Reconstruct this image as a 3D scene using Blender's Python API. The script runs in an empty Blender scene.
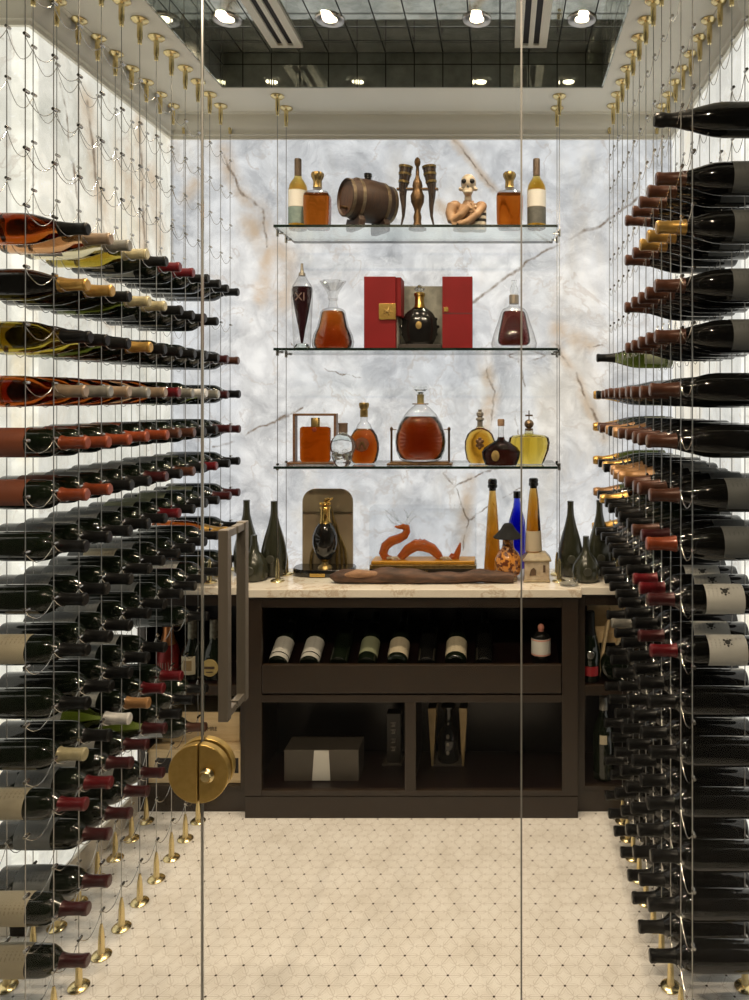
import bpy, bmesh, math, random
from mathutils import Vector, Matrix, noise as mnoise
random.seed(7)
PI = math.pi
scene = bpy.context.scene
COL = scene.collection

# ------------------------------------------------------------------ camera facts
EYE = 1.584; F = 750.0; U0 = 500.0; V0 = 402.0
def PX(u, y): return (u - U0) * y / F            # image column -> room X at depth y
def PZ(v, y): return EYE + (V0 - v) * y / F      # image row -> height at depth y

# ------------------------------------------------------------------ mesh helpers
class MB:
    def __init__(self): self.bm = bmesh.new()
    def box(self, x0, x1, y0, y1, z0, z1, mi=0, M=None):
        vs = [self.bm.verts.new(p) for p in ((x0,y0,z0),(x1,y0,z0),(x1,y1,z0),(x0,y1,z0),(x0,y0,z1),(x1,y0,z1),(x1,y1,z1),(x0,y1,z1))]
        for idx in ((3,2,1,0),(4,5,6,7),(0,1,5,4),(1,2,6,5),(2,3,7,6),(3,0,4,7)):
            f = self.bm.faces.new([vs[i] for i in idx]); f.material_index = mi
        if M is not None:
            for v in vs: v.co = M @ v.co
        return self
    def loft(self, prof, seg=32, n=2.0, sx=1.0, sy=1.0, c=(0,0,0), M=None, cap=True, mi=0, a0=0.0, a1=2*PI, ripple=0, rip_n=0):
        full = abs(a1 - a0 - 2*PI) < 1e-6
        rings = []; allv = []
        cnt = seg if full else seg + 1
        for (r, z) in prof:
            if r < 1e-6:
                v = self.bm.verts.new((c[0], c[1], c[2] + z)); rings.append([v]); allv.append(v); continue
            ring = []
            for i in range(cnt):
                a = a0 + (a1 - a0) * i / seg
                ca, sa = math.cos(a), math.sin(a)
                k = 1.0 if n == 2.0 else 1.0 / (abs(ca)**n + abs(sa)**n) ** (1.0/n)
                if ripple: k *= 1 + ripple * math.cos(rip_n * a)
                v = self.bm.verts.new((c[0] + r*k*ca*sx, c[1] + r*k*sa*sy, c[2] + z)); ring.append(v)
            rings.append(ring); allv += ring
        for A, B in zip(rings, rings[1:]):
            if len(A) == 1 and len(B) == 1: continue
            m = cnt if full else cnt - 1
            for i in range(m):
                j = (i + 1) % cnt
                if len(A) == 1: f = self.bm.faces.new((A[0], B[j], B[i]))
                elif len(B) == 1: f = self.bm.faces.new((A[i], A[j], B[0]))
                else: f = self.bm.faces.new((A[i], A[j], B[j], B[i]))
                f.material_index = mi
        if cap and full:
            if len(rings[0]) > 1: self.bm.faces.new(list(reversed(rings[0]))).material_index = mi
            if len(rings[-1]) > 1: self.bm.faces.new(rings[-1]).material_index = mi
        if M is not None:
            for v in allv: v.co = M @ v.co
        return self
    def tube(self, pts, r, seg=8, mi=0, flat=1.0):
        pts = [Vector(p) for p in pts]
        rs = r if isinstance(r, (list, tuple)) else [r] * len(pts)
        rings = []; up = None
        for i, p in enumerate(pts):
            t = (pts[min(i+1, len(pts)-1)] - pts[max(i-1, 0)])
            if t.length < 1e-9: t = Vector((0,0,1))
            t.normalize()
            if up is None:
                up = Vector((0,1,0)) if abs(t.y) < 0.9 else Vector((1,0,0))
            a = t.cross(up); a.normalize(); b = a.cross(t); b.normalize(); up = b
            rings.append([self.bm.verts.new(p + (a*math.cos(2*PI*k/seg) + b*math.sin(2*PI*k/seg)*flat) * rs[i]) for k in range(seg)])
        for A, B in zip(rings, rings[1:]):
            for k in range(seg):
                j = (k+1) % seg
                self.bm.faces.new((A[k], A[j], B[j], B[k])).material_index = mi
        self.bm.faces.new(list(reversed(rings[0]))).material_index = mi
        self.bm.faces.new(rings[-1]).material_index = mi
        return self
    def ball(self, c, r, seg=20, rings=12, M=None, mi=0):
        if not isinstance(r, (tuple, list)): r = (r, r, r)
        vs = bmesh.ops.create_uvsphere(self.bm, u_segments=seg, v_segments=rings, radius=1.0)['verts']
        for v in vs:
            co = Vector((v.co.x*r[0], v.co.y*r[1], v.co.z*r[2]))
            if M is not None: co = M @ co
            v.co = co + Vector(c)
        for f in {f for v in vs for f in v.link_faces}: f.material_index = mi
        return self
    def prism(self, poly, y0, y1, mi=0, M=None):          # polygon in x,z extruded along y
        a = [self.bm.verts.new((p[0], y0, p[1])) for p in poly]
        b = [self.bm.verts.new((p[0], y1, p[1])) for p in poly]
        n = len(poly)
        self.bm.faces.new(a).material_index = mi
        self.bm.faces.new(list(reversed(b))).material_index = mi
        for i in range(n):
            j = (i+1) % n
            self.bm.faces.new((a[j], a[i], b[i], b[j])).material_index = mi
        if M is not None:
            for v in a + b: v.co = M @ v.co
        return self
    def build(self, name, m, parent=None, smooth=True, bevel=0.0, loc=None, angle=38, remesh=0.0, smooth_it=0):
        bmesh.ops.recalc_face_normals(self.bm, faces=self.bm.faces[:])
        me = bpy.data.meshes.new(name)
        self.bm.to_mesh(me); self.bm.free()
        for mm in (m if isinstance(m, (list, tuple)) else [m]): me.materials.append(mm)
        if smooth:
            me.polygons.foreach_set('use_smooth', [True] * len(me.polygons))
            if not remesh: me.set_sharp_from_angle(angle=math.radians(angle))
        o = bpy.data.objects.new(name, me); COL.objects.link(o)
        if bevel:
            b = o.modifiers.new('bevel', 'BEVEL'); b.width = bevel; b.segments = 2; b.limit_method = 'ANGLE'; b.angle_limit = math.radians(40)
        if remesh:
            b = o.modifiers.new('remesh', 'REMESH'); b.mode = 'VOXEL'; b.voxel_size = remesh; b.use_smooth_shade = True
            if smooth_it:
                b = o.modifiers.new('smooth', 'SMOOTH'); b.iterations = smooth_it; b.factor = 0.5
        if parent is not None: o.parent = parent
        if loc is not None: o.location = loc
        return o

def tag(o, label=None, cat=None, group=None, kind=None):
    if label: o['label'] = label
    if cat: o['category'] = cat
    if group: o['group'] = group
    if kind: o['kind'] = kind
    return o
def thing(name, label, cat, loc=(0,0,0), rz=0.0, group=None):
    o = bpy.data.objects.new(name, None); COL.objects.link(o)
    o.empty_display_size = 0.05
    o.location = loc; o.rotation_euler = (0, 0, rz)
    return tag(o, label, cat, group)
def struct(mb, name, m, **kw):
    o = mb.build(name, m, **kw); o['kind'] = 'structure'; return o
def text_mesh(name, s, size, m, parent, loc, rot=(PI/2, 0, 0), depth=0.0004, align='CENTER'):
    cu = bpy.data.curves.new(name, 'FONT'); cu.body = s; cu.size = size; cu.extrude = depth
    cu.align_x = align; cu.align_y = 'CENTER'
    t = bpy.data.objects.new('tmp', cu); COL.objects.link(t)
    dg = bpy.context.evaluated_depsgraph_get()
    me = bpy.data.meshes.new_from_object(t.evaluated_get(dg))
    bpy.data.objects.remove(t)
    me.materials.clear(); me.materials.append(m)
    o = bpy.data.objects.new(name, me); COL.objects.link(o)
    o.parent = parent; o.location = loc; o.rotation_euler = rot
    return o

# ------------------------------------------------------------------ materials
class NT:
    def __init__(self, name):
        self.m = bpy.data.materials.new(name); self.m.use_nodes = True
        self.t = self.m.node_tree; self.t.nodes.clear()
        self.out = self.t.nodes.new('ShaderNodeOutputMaterial')
    def put(self, sock, v):
        if v is None: return
        if isinstance(v, bpy.types.NodeSocket): self.t.links.new(v, sock)
        else:
            if isinstance(v, (tuple, list)) and sock.type == 'RGBA' and len(v) == 3: v = tuple(v) + (1,)
            sock.default_value = v
    def n(self, typ, outs=0, props=None, **ins):
        nd = self.t.nodes.new(typ)
        for k, v in (props or {}).items(): setattr(nd, k, v)
        for k, v in ins.items():
            key = int(k[1:]) if k[0] == 'i' and k[1:].isdigit() else k.replace('_', ' ')
            self.put(nd.inputs[key], v)
        return nd.outputs[outs]
    def math(self, op, a, b=None, c=None, clamp=False):
        nd = self.t.nodes.new('ShaderNodeMath'); nd.operation = op; nd.use_clamp = clamp
        self.put(nd.inputs[0], a); self.put(nd.inputs[1], b); self.put(nd.inputs[2], c)
        return nd.outputs[0]
    def vm(self, op, a, b=None, s=None):
        nd = self.t.nodes.new('ShaderNodeVectorMath'); nd.operation = op
        self.put(nd.inputs[0], a)
        if b is not None: self.put(nd.inputs[1], b)
        if s is not None: self.put(nd.inputs['Scale'], s)
        return nd.outputs['Value'] if op in ('LENGTH', 'DOT_PRODUCT', 'DISTANCE') else nd.outputs['Vector']
    def mix(self, f, a, b, mode='MIX'):
        nd = self.t.nodes.new('ShaderNodeMix'); nd.data_type = 'RGBA'; nd.blend_type = mode
        self.put(nd.inputs[0], f); self.put(nd.inputs[6], a); self.put(nd.inputs[7], b)
        return nd.outputs[2]
    def ramp(self, f, stops, interp='LINEAR'):
        nd = self.t.nodes.new('ShaderNodeValToRGB'); nd.color_ramp.interpolation = interp
        el = nd.color_ramp.elements
        while len(el) < len(stops): el.new(0.5)
        for e, (p, c) in zip(el, stops):
            e.position = p; e.color = tuple(c) + (1,) if len(c) == 3 else c
        self.put(nd.inputs[0], f); return nd.outputs[0]
    def smooth(self, v, lo, hi, to0=0.0, to1=1.0):
        nd = self.t.nodes.new('ShaderNodeMapRange'); nd.interpolation_type = 'SMOOTHSTEP'
        for i, x in enumerate((v, lo, hi, to0, to1)): self.put(nd.inputs[i], x)
        return nd.outputs[0]
    def noise(self, vec, scale, detail=4, rough=0.5, dist=0.0, col=False):
        nd = self.t.nodes.new('ShaderNodeTexNoise')
        self.put(nd.inputs['Vector'], vec); nd.inputs['Scale'].default_value = scale
        nd.inputs['Detail'].default_value = detail; nd.inputs['Roughness'].default_value = rough
        nd.inputs['Distortion'].default_value = dist
        return nd.outputs['Color'] if col else nd.outputs[0]
    def pos(self): return self.n('ShaderNodeNewGeometry', 0)
    def obj(self): return self.n('ShaderNodeTexCoord', 3)
    def xyz(self, v):
        nd = self.t.nodes.new('ShaderNodeSeparateXYZ'); self.put(nd.inputs[0], v); return nd.outputs[:]
    def comb(self, x, y, z):
        nd = self.t.nodes.new('ShaderNodeCombineXYZ')
        for i, q in enumerate((x, y, z)): self.put(nd.inputs[i], q)
        return nd.outputs[0]
    def bump(self, h, strength=0.2, d=0.002):
        return self.n('ShaderNodeBump', 0, None, Strength=strength, Distance=d, Height=h)
    def surf(self, **k):
        nd = self.t.nodes.new('ShaderNodeBsdfPrincipled')
        for a, v in k.items(): self.put(nd.inputs[a.replace('_', ' ')], v)
        self.t.links.new(nd.outputs[0], self.out.inputs[0]); return self.m

def solid(name, c, rough=0.45, metal=0.0, c2=None, scale=30, spec=0.5, coat=0.0, bump=0.0, stretch=None):
    t = NT(name)
    p = t.obj()
    if stretch: p = t.vm('MULTIPLY', p, stretch)
    nz = t.noise(p, scale, 5, 0.6)
    col = t.mix(t.smooth(nz, 0.3, 0.7), c, c2 if c2 else tuple(x*0.85 for x in c))
    kw = dict(Base_Color=col, Roughness=rough, Metallic=metal, Specular_IOR_Level=spec, Coat_Weight=coat, Coat_Roughness=0.05)
    if bump: kw['Normal'] = t.bump(nz, bump)
    return t.surf(**kw)
def liquid(name, c, ior=1.33, rough=0.0, c2=None, scale=10):
    t = NT(name)
    col = c
    if c2: col = t.mix(t.smooth(t.noise(t.obj(), scale, 3), 0.35, 0.65), c, c2)
    else: col = t.mix(t.smooth(t.noise(t.obj(), 6, 2), 0.3, 0.7), c, tuple(x*0.93 for x in c))
    return t.surf(Base_Color=col, Roughness=rough, IOR=ior, Transmission_Weight=1.0)
def spirit(name, T, d=0.06, ior=1.36):
    """clear surface, colour by absorption: T is the transmitted colour through d metres"""
    t = NT(name)
    sg = [-math.log(max(x, 1e-4))/d for x in T]; mx = max(sg)
    cl = tuple(1 - x/mx for x in sg)
    ab = t.n('ShaderNodeVolumeAbsorption', 0, None, Color=cl, Density=mx)
    t.t.links.new(ab, t.out.inputs['Volume'])
    nz = t.mix(t.noise(t.obj(), 8, 2), (0.99,0.985,0.97), (0.96,0.95,0.93))
    return t.surf(Base_Color=nz, Roughness=0.0, IOR=ior, Transmission_Weight=1.0)
def thin_glass(name, tint=(0.97,0.985,0.975), ior=1.5, gain=1.0, edge=None):
    t = NT(name)
    # Schlick reflectance of a thin sheet (same from both sides)
    g = t.t.nodes.new('ShaderNodeNewGeometry')
    c = t.math('ABSOLUTE', t.vm('DOT_PRODUCT', g.outputs['Normal'], g.outputs['Incoming']))
    f0 = ((ior-1)/(ior+1))**2
    fr = t.math('ADD', f0, t.math('MULTIPLY', 1-f0, t.math('POWER', t.math('SUBTRACT', 1.0, c, None, True), 5.0)))
    f = t.math('MULTIPLY', fr, gain, clamp=True)
    a = t.n('ShaderNodeBsdfTransparent', 0, None, Color=tint if edge is None else t.mix(t.math('POWER', t.math('SUBTRACT', 1.0, c, None, True), 2.2), tint, edge))
    b = t.n('ShaderNodeBsdfGlossy', 0, None, Color=(1,1,1), Roughness=0.0)
    nd = t.t.nodes.new('ShaderNodeMixShader')
    t.put(nd.inputs[0], f); t.put(nd.inputs[1], a); t.put(nd.inputs[2], b)
    t.t.links.new(nd.outputs[0], t.out.inputs[0]); return t.m

def vein_mask(t, P, segs, width):
    """segs: list of ((x,y,z),(x,y,z),w) ; returns max of soft line masks"""
    acc = None
    for a, b, w in segs:
        a = Vector(a); b = Vector(b); ba = b - a
        pa = t.vm('SUBTRACT', P, tuple(a))
        h = t.math('MULTIPLY', t.vm('DOT_PRODUCT', pa, tuple(ba)), 1.0/ba.length_squared, clamp=True)
        d = t.vm('LENGTH', t.vm('SUBTRACT', pa, t.vm('SCALE', tuple(ba), s=h)))
        k = t.smooth(d, 0.0, w*width, 1.0, 0.0)
        acc = k if acc is None else t.math('MAXIMUM', acc, k)
    return acc

def onyx(name, segs, halos, warm, strength, white, grey, yellow=(0.86,0.66,0.34), streak=0.0, shift=0.0):
    t = NT(name)
    P = t.vm('ADD', t.pos(), (shift, shift, shift))
    P0 = t.pos()
    wob = t.vm('SCALE', t.vm('SUBTRACT', t.noise(P, 7, 5, 0.55, col=True), (0.5,0.5,0.5)), s=0.10)
    Pd = t.vm('ADD', P, wob)
    cl = t.noise(Pd, 5.5, 10, 0.70, 0.9)
    base = t.ramp(cl, [(0.30, grey), (0.47, tuple((g+2*w)/3 for g, w in zip(grey, white))), (0.60, white)])
    vo = t.t.nodes.new('ShaderNodeTexVoronoi'); vo.feature = 'SMOOTH_F1'
    t.put(vo.inputs['Vector'], Pd); vo.inputs['Scale'].default_value = 17
    ch = t.smooth(vo.outputs['Distance'], 0.15, 0.75)
    base = t.mix(t.math('MULTIPLY', ch, 0.38), base, tuple(g*0.95 for g in grey))
    cry = t.noise(Pd, 30, 6, 0.72, 1.2)
    base = t.mix(t.smooth(cry, 0.56, 0.72, 0.0, 0.5), base, (1,1,1))
    wm = t.smooth(t.noise(t.vm('MULTIPLY', P, (1.6, 1.6, 0.8)), 1.5, 5, 0.6, 0.6), 0.50, 0.72, 0.0, warm)
    base = t.mix(wm, base, yellow)
    # fine natural hairlines
    rid = t.math('ABSOLUTE', t.math('SUBTRACT', t.noise(Pd, 2.3, 6, 0.55, 0.4), 0.5))
    hair = t.smooth(rid, 0.0, 0.012, 0.35, 0.0)
    base = t.mix(t.math('MULTIPLY', hair, t.smooth(cl, 0.35, 0.6)), base, (0.42,0.33,0.25))
    if streak:
        st = t.noise(t.vm('MULTIPLY', Pd, (1.0, 6.0, 0.7)), 1.5, 6, 0.6)
        base = t.mix(t.smooth(st, 0.55, 0.75, 0.0, streak), base, (0.50,0.36,0.20))
    w2 = t.vm('SCALE', t.vm('SUBTRACT', t.noise(P0, 9, 5, 0.6, col=True), (0.5,0.5,0.5)), s=0.055)
    Pv = t.vm('ADD', P0, w2)
    if halos:
        hm = vein_mask(t, Pv, halos, 1.0)
        base = t.mix(t.math('MULTIPLY', hm, t.smooth(t.noise(P0, 9, 5, 0.65), 0.3, 0.65, 0.12, 0.78)), base, (0.58,0.43,0.28))
    if segs:
        vm_ = vein_mask(t, Pv, segs, 0.52)
        base = t.mix(t.math('MULTIPLY', vm_, t.smooth(t.noise(P0, 14, 4, 0.6), 0.30, 0.60, 0.15, 0.95)), base, (0.19,0.135,0.09))
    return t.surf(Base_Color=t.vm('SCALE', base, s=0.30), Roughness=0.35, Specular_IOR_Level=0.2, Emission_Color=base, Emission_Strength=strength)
# ------------------------------------------------------------------ room dimensions
XL, XR, YB = -1.404, 0.734, 3.195
YC = 2.232; XLF, XRF = -1.64, 0.97; YG = 1.70; YF = -2.6
ZS, ZC, ZT = 2.795, 2.70, 2.927
TX0, TX1, TY0, TY1 = -1.072, 0.397, 1.86, 2.893

def bw(u, v): return (PX(u, YB), YB, PZ(v, YB))
def poly(pts, w):
    return [(bw(*a), bw(*b), w) for a, b in zip(pts, pts[1:])]
segs = []
segs += poly([(648,190),(600,225),(556,245),(527,262),(474,301),(440,312)], 0.020)
segs += poly([(455,140),(474,165),(500,196),(512,215)], 0.014)
segs += poly([(556,345),(575,375),(592,410),(604,438)], 0.020)
segs += poly([(605,346),(560,352),(530,362),(500,352)], 0.012)
segs += poly([(520,360),(524,385),(516,420),(520,450)], 0.012)
segs += poly([(484,360),(494,395),(490,430),(478,458)], 0.014)
segs += poly([(520,462),(480,474),(455,486),(444,475),(450,470)], 0.013)
segs += poly([(455,486),(468,520),(500,500),(520,490)], 0.011)
segs += poly([(468,520),(462,550)], 0.010)
segs += poly([(303,408),(270,425),(232,441),(212,447)], 0.016)
segs += poly([(224,155),(240,190),(262,212),(266,246)], 0.018)
segs += poly([(275,330),(330,372),(372,380)], 0.009)
halos = []
halos += poly([(224,150),(236,185),(262,212),(270,250),(262,300)], 0.06)
halos += poly([(250,225),(285,260),(282,300)], 0.09)
halos += poly([(196,185),(185,200)], 0.05)
halos += poly([(455,140),(474,165),(500,196),(512,215)], 0.035)
halos += poly([(556,345),(575,375),(604,438)], 0.04)
halos += poly([(484,360),(494,395),(478,458)], 0.05)
halos += poly([(470,480),(464,550)], 0.05)
halos += poly([(440,205),(465,225)], 0.05)
halos += poly([(560,330),(590,345)], 0.06)
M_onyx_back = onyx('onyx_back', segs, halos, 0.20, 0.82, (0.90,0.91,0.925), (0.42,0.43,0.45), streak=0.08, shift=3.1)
def lw(y, z): return (XL, y, z)
def lpoly(pts, w): return [(lw(*a), lw(*b), w) for a, b in zip(pts, pts[1:])]
ls = lpoly([(2.55,2.60),(2.60,2.40),(2.66,2.15),(2.70,1.9)], 0.030) + lpoly([(2.92,2.65),(2.95,2.4),(2.98,2.1)], 0.035) + lpoly([(2.40,2.6),(2.47,2.35),(2.5,2.2)], 0.02)
lh = lpoly([(2.55,2.60),(2.62,2.35),(2.70,1.9)], 0.09) + lpoly([(2.80,2.5),(2.86,2.38)], 0.12) + lpoly([(3.02,2.5),(3.10,2.25)], 0.09) + lpoly([(2.92,2.65),(2.97,2.1)], 0.08)
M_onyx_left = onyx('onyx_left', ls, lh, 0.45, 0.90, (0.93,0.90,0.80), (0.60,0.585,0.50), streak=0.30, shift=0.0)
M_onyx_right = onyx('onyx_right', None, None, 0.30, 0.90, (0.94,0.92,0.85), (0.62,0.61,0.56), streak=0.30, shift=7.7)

# white marble flower mosaic floor
def floor_material():
    t = NT('flower_mosaic')
    a = 0.074; X, Y, Z = t.xyz(t.pos())
    def cell(ox, oy):
        fx = t.math('SUBTRACT', t.math('PINGPONG', t.math('ADD', X, 50*a*1.7320508 + ox), 0.0), 0) if False else None
        px = t.math('SUBTRACT', t.math('FLOORED_MODULO', t.math('ADD', X, ox), a*1.7320508), a*0.8660254)
        py = t.math('SUBTRACT', t.math('FLOORED_MODULO', t.math('ADD', Y, oy), a), a*0.5)
        return px, py, t.math('SQRT', t.math('ADD', t.math('MULTIPLY', px, px), t.math('MULTIPLY', py, py)))
    x1, y1, r1 = cell(0.016, 0.0); x2, y2, r2 = cell(0.016 + a*0.8660254, a*0.5)
    s = t.math('LESS_THAN', r2, r1)
    def sel(p, q): return t.math('ADD', t.math('MULTIPLY', t.math('SUBTRACT', 1.0, s), p), t.math('MULTIPLY', s, q))
    x, y, r = sel(x1, x2), sel(y1, y2), sel(r1, r2)
    th = t.math('ARCTAN2', y, x)
    dot = t.smooth(r, 0.0030, 0.0040, 1.0, 0.0)
    s3 = t.math('ABSOLUTE', t.math('SINE', t.math('MULTIPLY', th, 3.0)))
    ray = t.smooth(t.math('MULTIPLY', s3, t.math('MULTIPLY', r, 0.3333)), 0.0007, 0.0016, 1.0, 0.0)
    c3 = t.math('ABSOLUTE', t.math('COSINE', t.math('MULTIPLY', th, 3.0)))
    pet = t.math('ABSOLUTE', t.math('SUBTRACT', r, t.math('ADD', 0.010, t.math('MULTIPLY', c3, 0.026))))
    petl = t.smooth(pet, 0.0007, 0.0018, 1.0, 0.0)
    P = t.pos()
    mar = t.noise(P, 9, 6, 0.6, 0.5)
    base = t.ramp(mar, [(0.3, (0.76,0.73,0.68)), (0.55, (0.86,0.84,0.80)), (0.75, (0.89,0.88,0.85))])
    big = t.noise(P, 1.7, 3, 0.5)
    base = t.mix(t.smooth(big, 0.4, 0.7, 0.0, 0.15), base, (0.76,0.71,0.63))
    ln = t.math('MULTIPLY', t.math('MAXIMUM', ray, petl), 0.30)
    base = t.mix(ln, base, (0.27,0.20,0.14))
    base = t.mix(dot, base, (0.05,0.035,0.025))
    h = t.math('ADD', t.math('MULTIPLY', t.math('MAXIMUM', ray, petl), -1.0), t.math('MULTIPLY', big, 2.0))
    return t.surf(Base_Color=base, Roughness=0.20, Specular_IOR_Level=0.45, Normal=t.bump(h, 0.22, 0.001))
M_floor = floor_material()
M_plaster = solid('cream_paint', (0.90,0.86,0.74), 0.5, c2=(0.87,0.83,0.71), scale=8)
M_outer = solid('outer_room_paint', (0.16,0.14,0.115), 0.8, c2=(0.135,0.12,0.10), scale=4)
M_base = solid('baseboard_stone', (0.74,0.69,0.60), 0.25, c2=(0.66,0.61,0.52), scale=12)

def mirror_tiles():
    t = NT('antique_mirror_tiles')
    P = t.pos(); X, Y, Z = t.xyz(P)
    nrm = t.n('ShaderNodeNewGeometry', 1); NX, NY, NZ = t.xyz(nrm)
    hor = t.math('GREATER_THAN', t.math('ABSOLUTE', NZ), 0.5)
    sx = t.math('GREATER_THAN', t.math('ABSOLUTE', NX), 0.5)
    ua = t.math('ADD', t.math('MULTIPLY', X, t.math('SUBTRACT', 1.0, sx)), t.math('MULTIPLY', Y, sx))
    vb = t.math('ADD', t.math('MULTIPLY', Y, hor), t.math('MULTIPLY', Z, t.math('SUBTRACT', 1.0, hor)))
    w, h = 0.110, 0.098
    row = t.math('FLOOR', t.math('DIVIDE', t.math('ADD', vb, 0.056), h))
    uo = ua
    du = t.math('PINGPONG', uo, w*0.5); dv = t.math('PINGPONG', t.math('ADD', vb, 0.056), h*0.5)
    gap = t.math('MAXIMUM', t.smooth(du, 0.0018, 0.003, 1.0, 0.0), t.smooth(dv, 0.0018, 0.003, 1.0, 0.0))
    bev = t.math('MAXIMUM', t.smooth(du, 0.004, 0.012, 1.0, 0.0), t.smooth(dv, 0.004, 0.010, 1.0, 0.0))
    bl = t.noise(P, 13, 5, 0.6)
    col = t.ramp(bl, [(0.35, (0.40,0.42,0.36)), (0.65, (0.60,0.62,0.54))])
    col = t.mix(gap, col, (0.012,0.012,0.010))
    rough = t.math('ADD', 0.03, t.math('MULTIPLY', gap, 0.5))
    return t.surf(Base_Color=col, Metallic=0.72, Roughness=rough, Normal=t.bump(bev, 0.12, 0.002))
M_mirror = mirror_tiles()

# ------------------------------------------------------------------ shell
struct(MB().box(XLF-0.3, XRF+0.3, YF, YB+0.06, -0.06, 0.0), 'floor', M_floor, smooth=False)
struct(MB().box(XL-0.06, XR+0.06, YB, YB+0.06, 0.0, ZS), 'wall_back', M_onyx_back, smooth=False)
mb = MB(); mb.box(XL-0.05, XL, YC, YB, 0.09, ZS); mb.box(XLF, XL, YC, YC+0.05, 0.09, ZS); mb.box(XLF-0.05, XLF, YG, YC+0.05, 0.09, ZS)
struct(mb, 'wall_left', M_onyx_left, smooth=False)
mb = MB(); mb.box(XR, XR+0.05, YC, YB, 0.09, ZS); mb.box(XR, XRF, YC, YC+0.05, 0.09, ZS); mb.box(XRF, XRF+0.05, YG, YC+0.05, 0.09, ZS)
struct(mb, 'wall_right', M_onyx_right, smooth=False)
mb = MB(); mb.box(XL-0.05, XL+0.012, YC-0.012, 2.885, 0.0, 0.09); mb.box(XLF-0.05, XL, YC-0.012, YC+0.05, 0.0, 0.09); mb.box(XLF-0.05, XLF+0.012, YG+0.02, YC-0.012, 0.0, 0.09)
struct(mb, 'baseboard_left', M_base, bevel=0.003, smooth=False)
mb = MB(); mb.box(XR-0.012, XR+0.05, YC-0.012, 2.885, 0.0, 0.09); mb.box(XR, XRF+0.05, YC-0.012, YC+0.05, 0.0, 0.09); mb.box(XRF-0.012, XRF+0.05, YG+0.02, YC-0.012, 0.0, 0.09)
struct(mb, 'baseboard_right', M_base, bevel=0.003, smooth=False)
# ceiling soffit ring around the tray
mb = MB(); zt = ZT + 0.06
mb.box(XLF-0.05, TX0, YG-0.06, YB+0.06, ZS, zt); mb.box(TX1, XRF+0.05, YG-0.06, YB+0.06, ZS, zt)
mb.box(TX0, TX1, YG-0.06, TY0, ZS, zt); mb.box(TX0, TX1, TY1, YB+0.06, ZS, zt)
struct(mb, 'ceiling', M_plaster, smooth=False)
# mirrored tray lining (thin tiles on the recess)
mb = MB(); e = 0.006
mb.box(TX0, TX1, TY0, TY1, ZT, ZT+0.02)
mb.box(TX0, TX1, TY1-e, TY1, ZS+0.002, ZT); mb.box(TX0, TX1, TY0, TY0+e, ZS+0.002, ZT)
mb.box(TX0, TX0+e, TY0+e, TY1-e, ZS+0.002, ZT); mb.box(TX1-e, TX1, TY0+e, TY1-e, ZS+0.002, ZT)
struct(mb, 'trim_1', M_mirror, smooth=False)
# crown moulding: profile (offset from wall, z)
prof = [(0.0,ZC),(0.012,ZC),(0.014,ZC+0.012),(0.022,ZC+0.016),(0.024,ZC+0.030),(0.034,ZC+0.040),(0.046,ZC+0.058),(0.054,ZC+0.074),(0.056,ZC+0.088),(0.066,ZC+0.092),(0.066,ZS),(0.0,ZS)]
def sweep(path, closed=False):
    bm = MB(); rings = []
    for i, p in enumerate(path):
        p = Vector(p); d1 = (Vector(path[i]) - Vector(path[i-1])).normalized() if i > 0 else None
        d2 = (Vector(path[i+1]) - Vector(path[i])).normalized() if i < len(path)-1 else None
        n1 = Vector((d1.y, -d1.x)) if d1 else None; n2 = Vector((d2.y, -d2.x)) if d2 else None
        if n1 is None: nn = n2
        elif n2 is None: nn = n1
        else: nn = (n1 + n2) / (1 + n1.dot(n2))
        rings.append([bm.bm.verts.new((p.x + nn.x*o, p.y + nn.y*o, z)) for o, z in prof])
    for A, B in zip(rings, rings[1:]):
        for k in range(len(prof)):
            j = (k+1) % len(prof); bm.bm.faces.new((A[k], A[j], B[j], B[k]))
    bm.bm.faces.new(rings[0]); bm.bm.faces.new(list(reversed(rings[-1])))
    return bm
struct(sweep([(XLF,YG),(XLF,YC),(XL,YC),(XL,YB),(XR,YB),(XR,YC),(XRF,YC),(XRF,YG)]), 'trim_2', M_plaster)
# room in front of the glass
mb = MB(); mb.box(XLF-0.3, XLF-0.24, YF, YG-0.06, 0, zt); struct(mb, 'wall_front_left', M_outer, smooth=False)
mb = MB(); mb.box(XRF+0.24, XRF+0.3, YF, YG-0.06, 0, zt); struct(mb, 'wall_front_right', M_outer, smooth=False)
mb = MB(); mb.box(XLF-0.3, XRF+0.3, YF-0.06, YF, 0, zt); struct(mb, 'wall_front', M_outer, smooth=False)
mb = MB(); mb.box(XLF-0.3, XRF+0.3, YF-0.06, YG-0.06, zt, zt+0.06); struct(mb, 'ceiling_front', M_outer, smooth=False)

# ------------------------------------------------------------------ metals etc.
M_brass = solid('polished_brass', (0.84,0.70,0.38), 0.24, 1.0, c2=(0.76,0.62,0.32), scale=40)
M_brass_satin = solid('satin_brass', (0.62,0.43,0.14), 0.40, 0.8, c2=(0.55,0.37,0.11), scale=60)
M_steel = solid('steel_cable', (0.46,0.45,0.43), 0.32, 1.0, c2=(0.38,0.37,0.36), scale=200)
M_clip = solid('steel_clip', (0.62,0.60,0.56), 0.22, 1.0, c2=(0.5,0.49,0.46), scale=90)
M_nickel = solid('brushed_nickel', (0.30,0.265,0.22), 0.42, 0.6, c2=(0.26,0.23,0.19), scale=60, stretch=(1,1,0.05))
M_pane = thin_glass('door_glass', (0.985,0.99,0.988), 1.45, 0.32)
M_edge = solid('glass_edge', (0.012,0.022,0.017), 0.12, 0.0, c2=(0.008,0.015,0.012), scale=20, coat=0.0)
M_seal = solid('clear_seal', (0.30,0.30,0.285), 0.2, 0.0, c2=(0.26,0.26,0.245), scale=30, coat=1.0)
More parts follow.
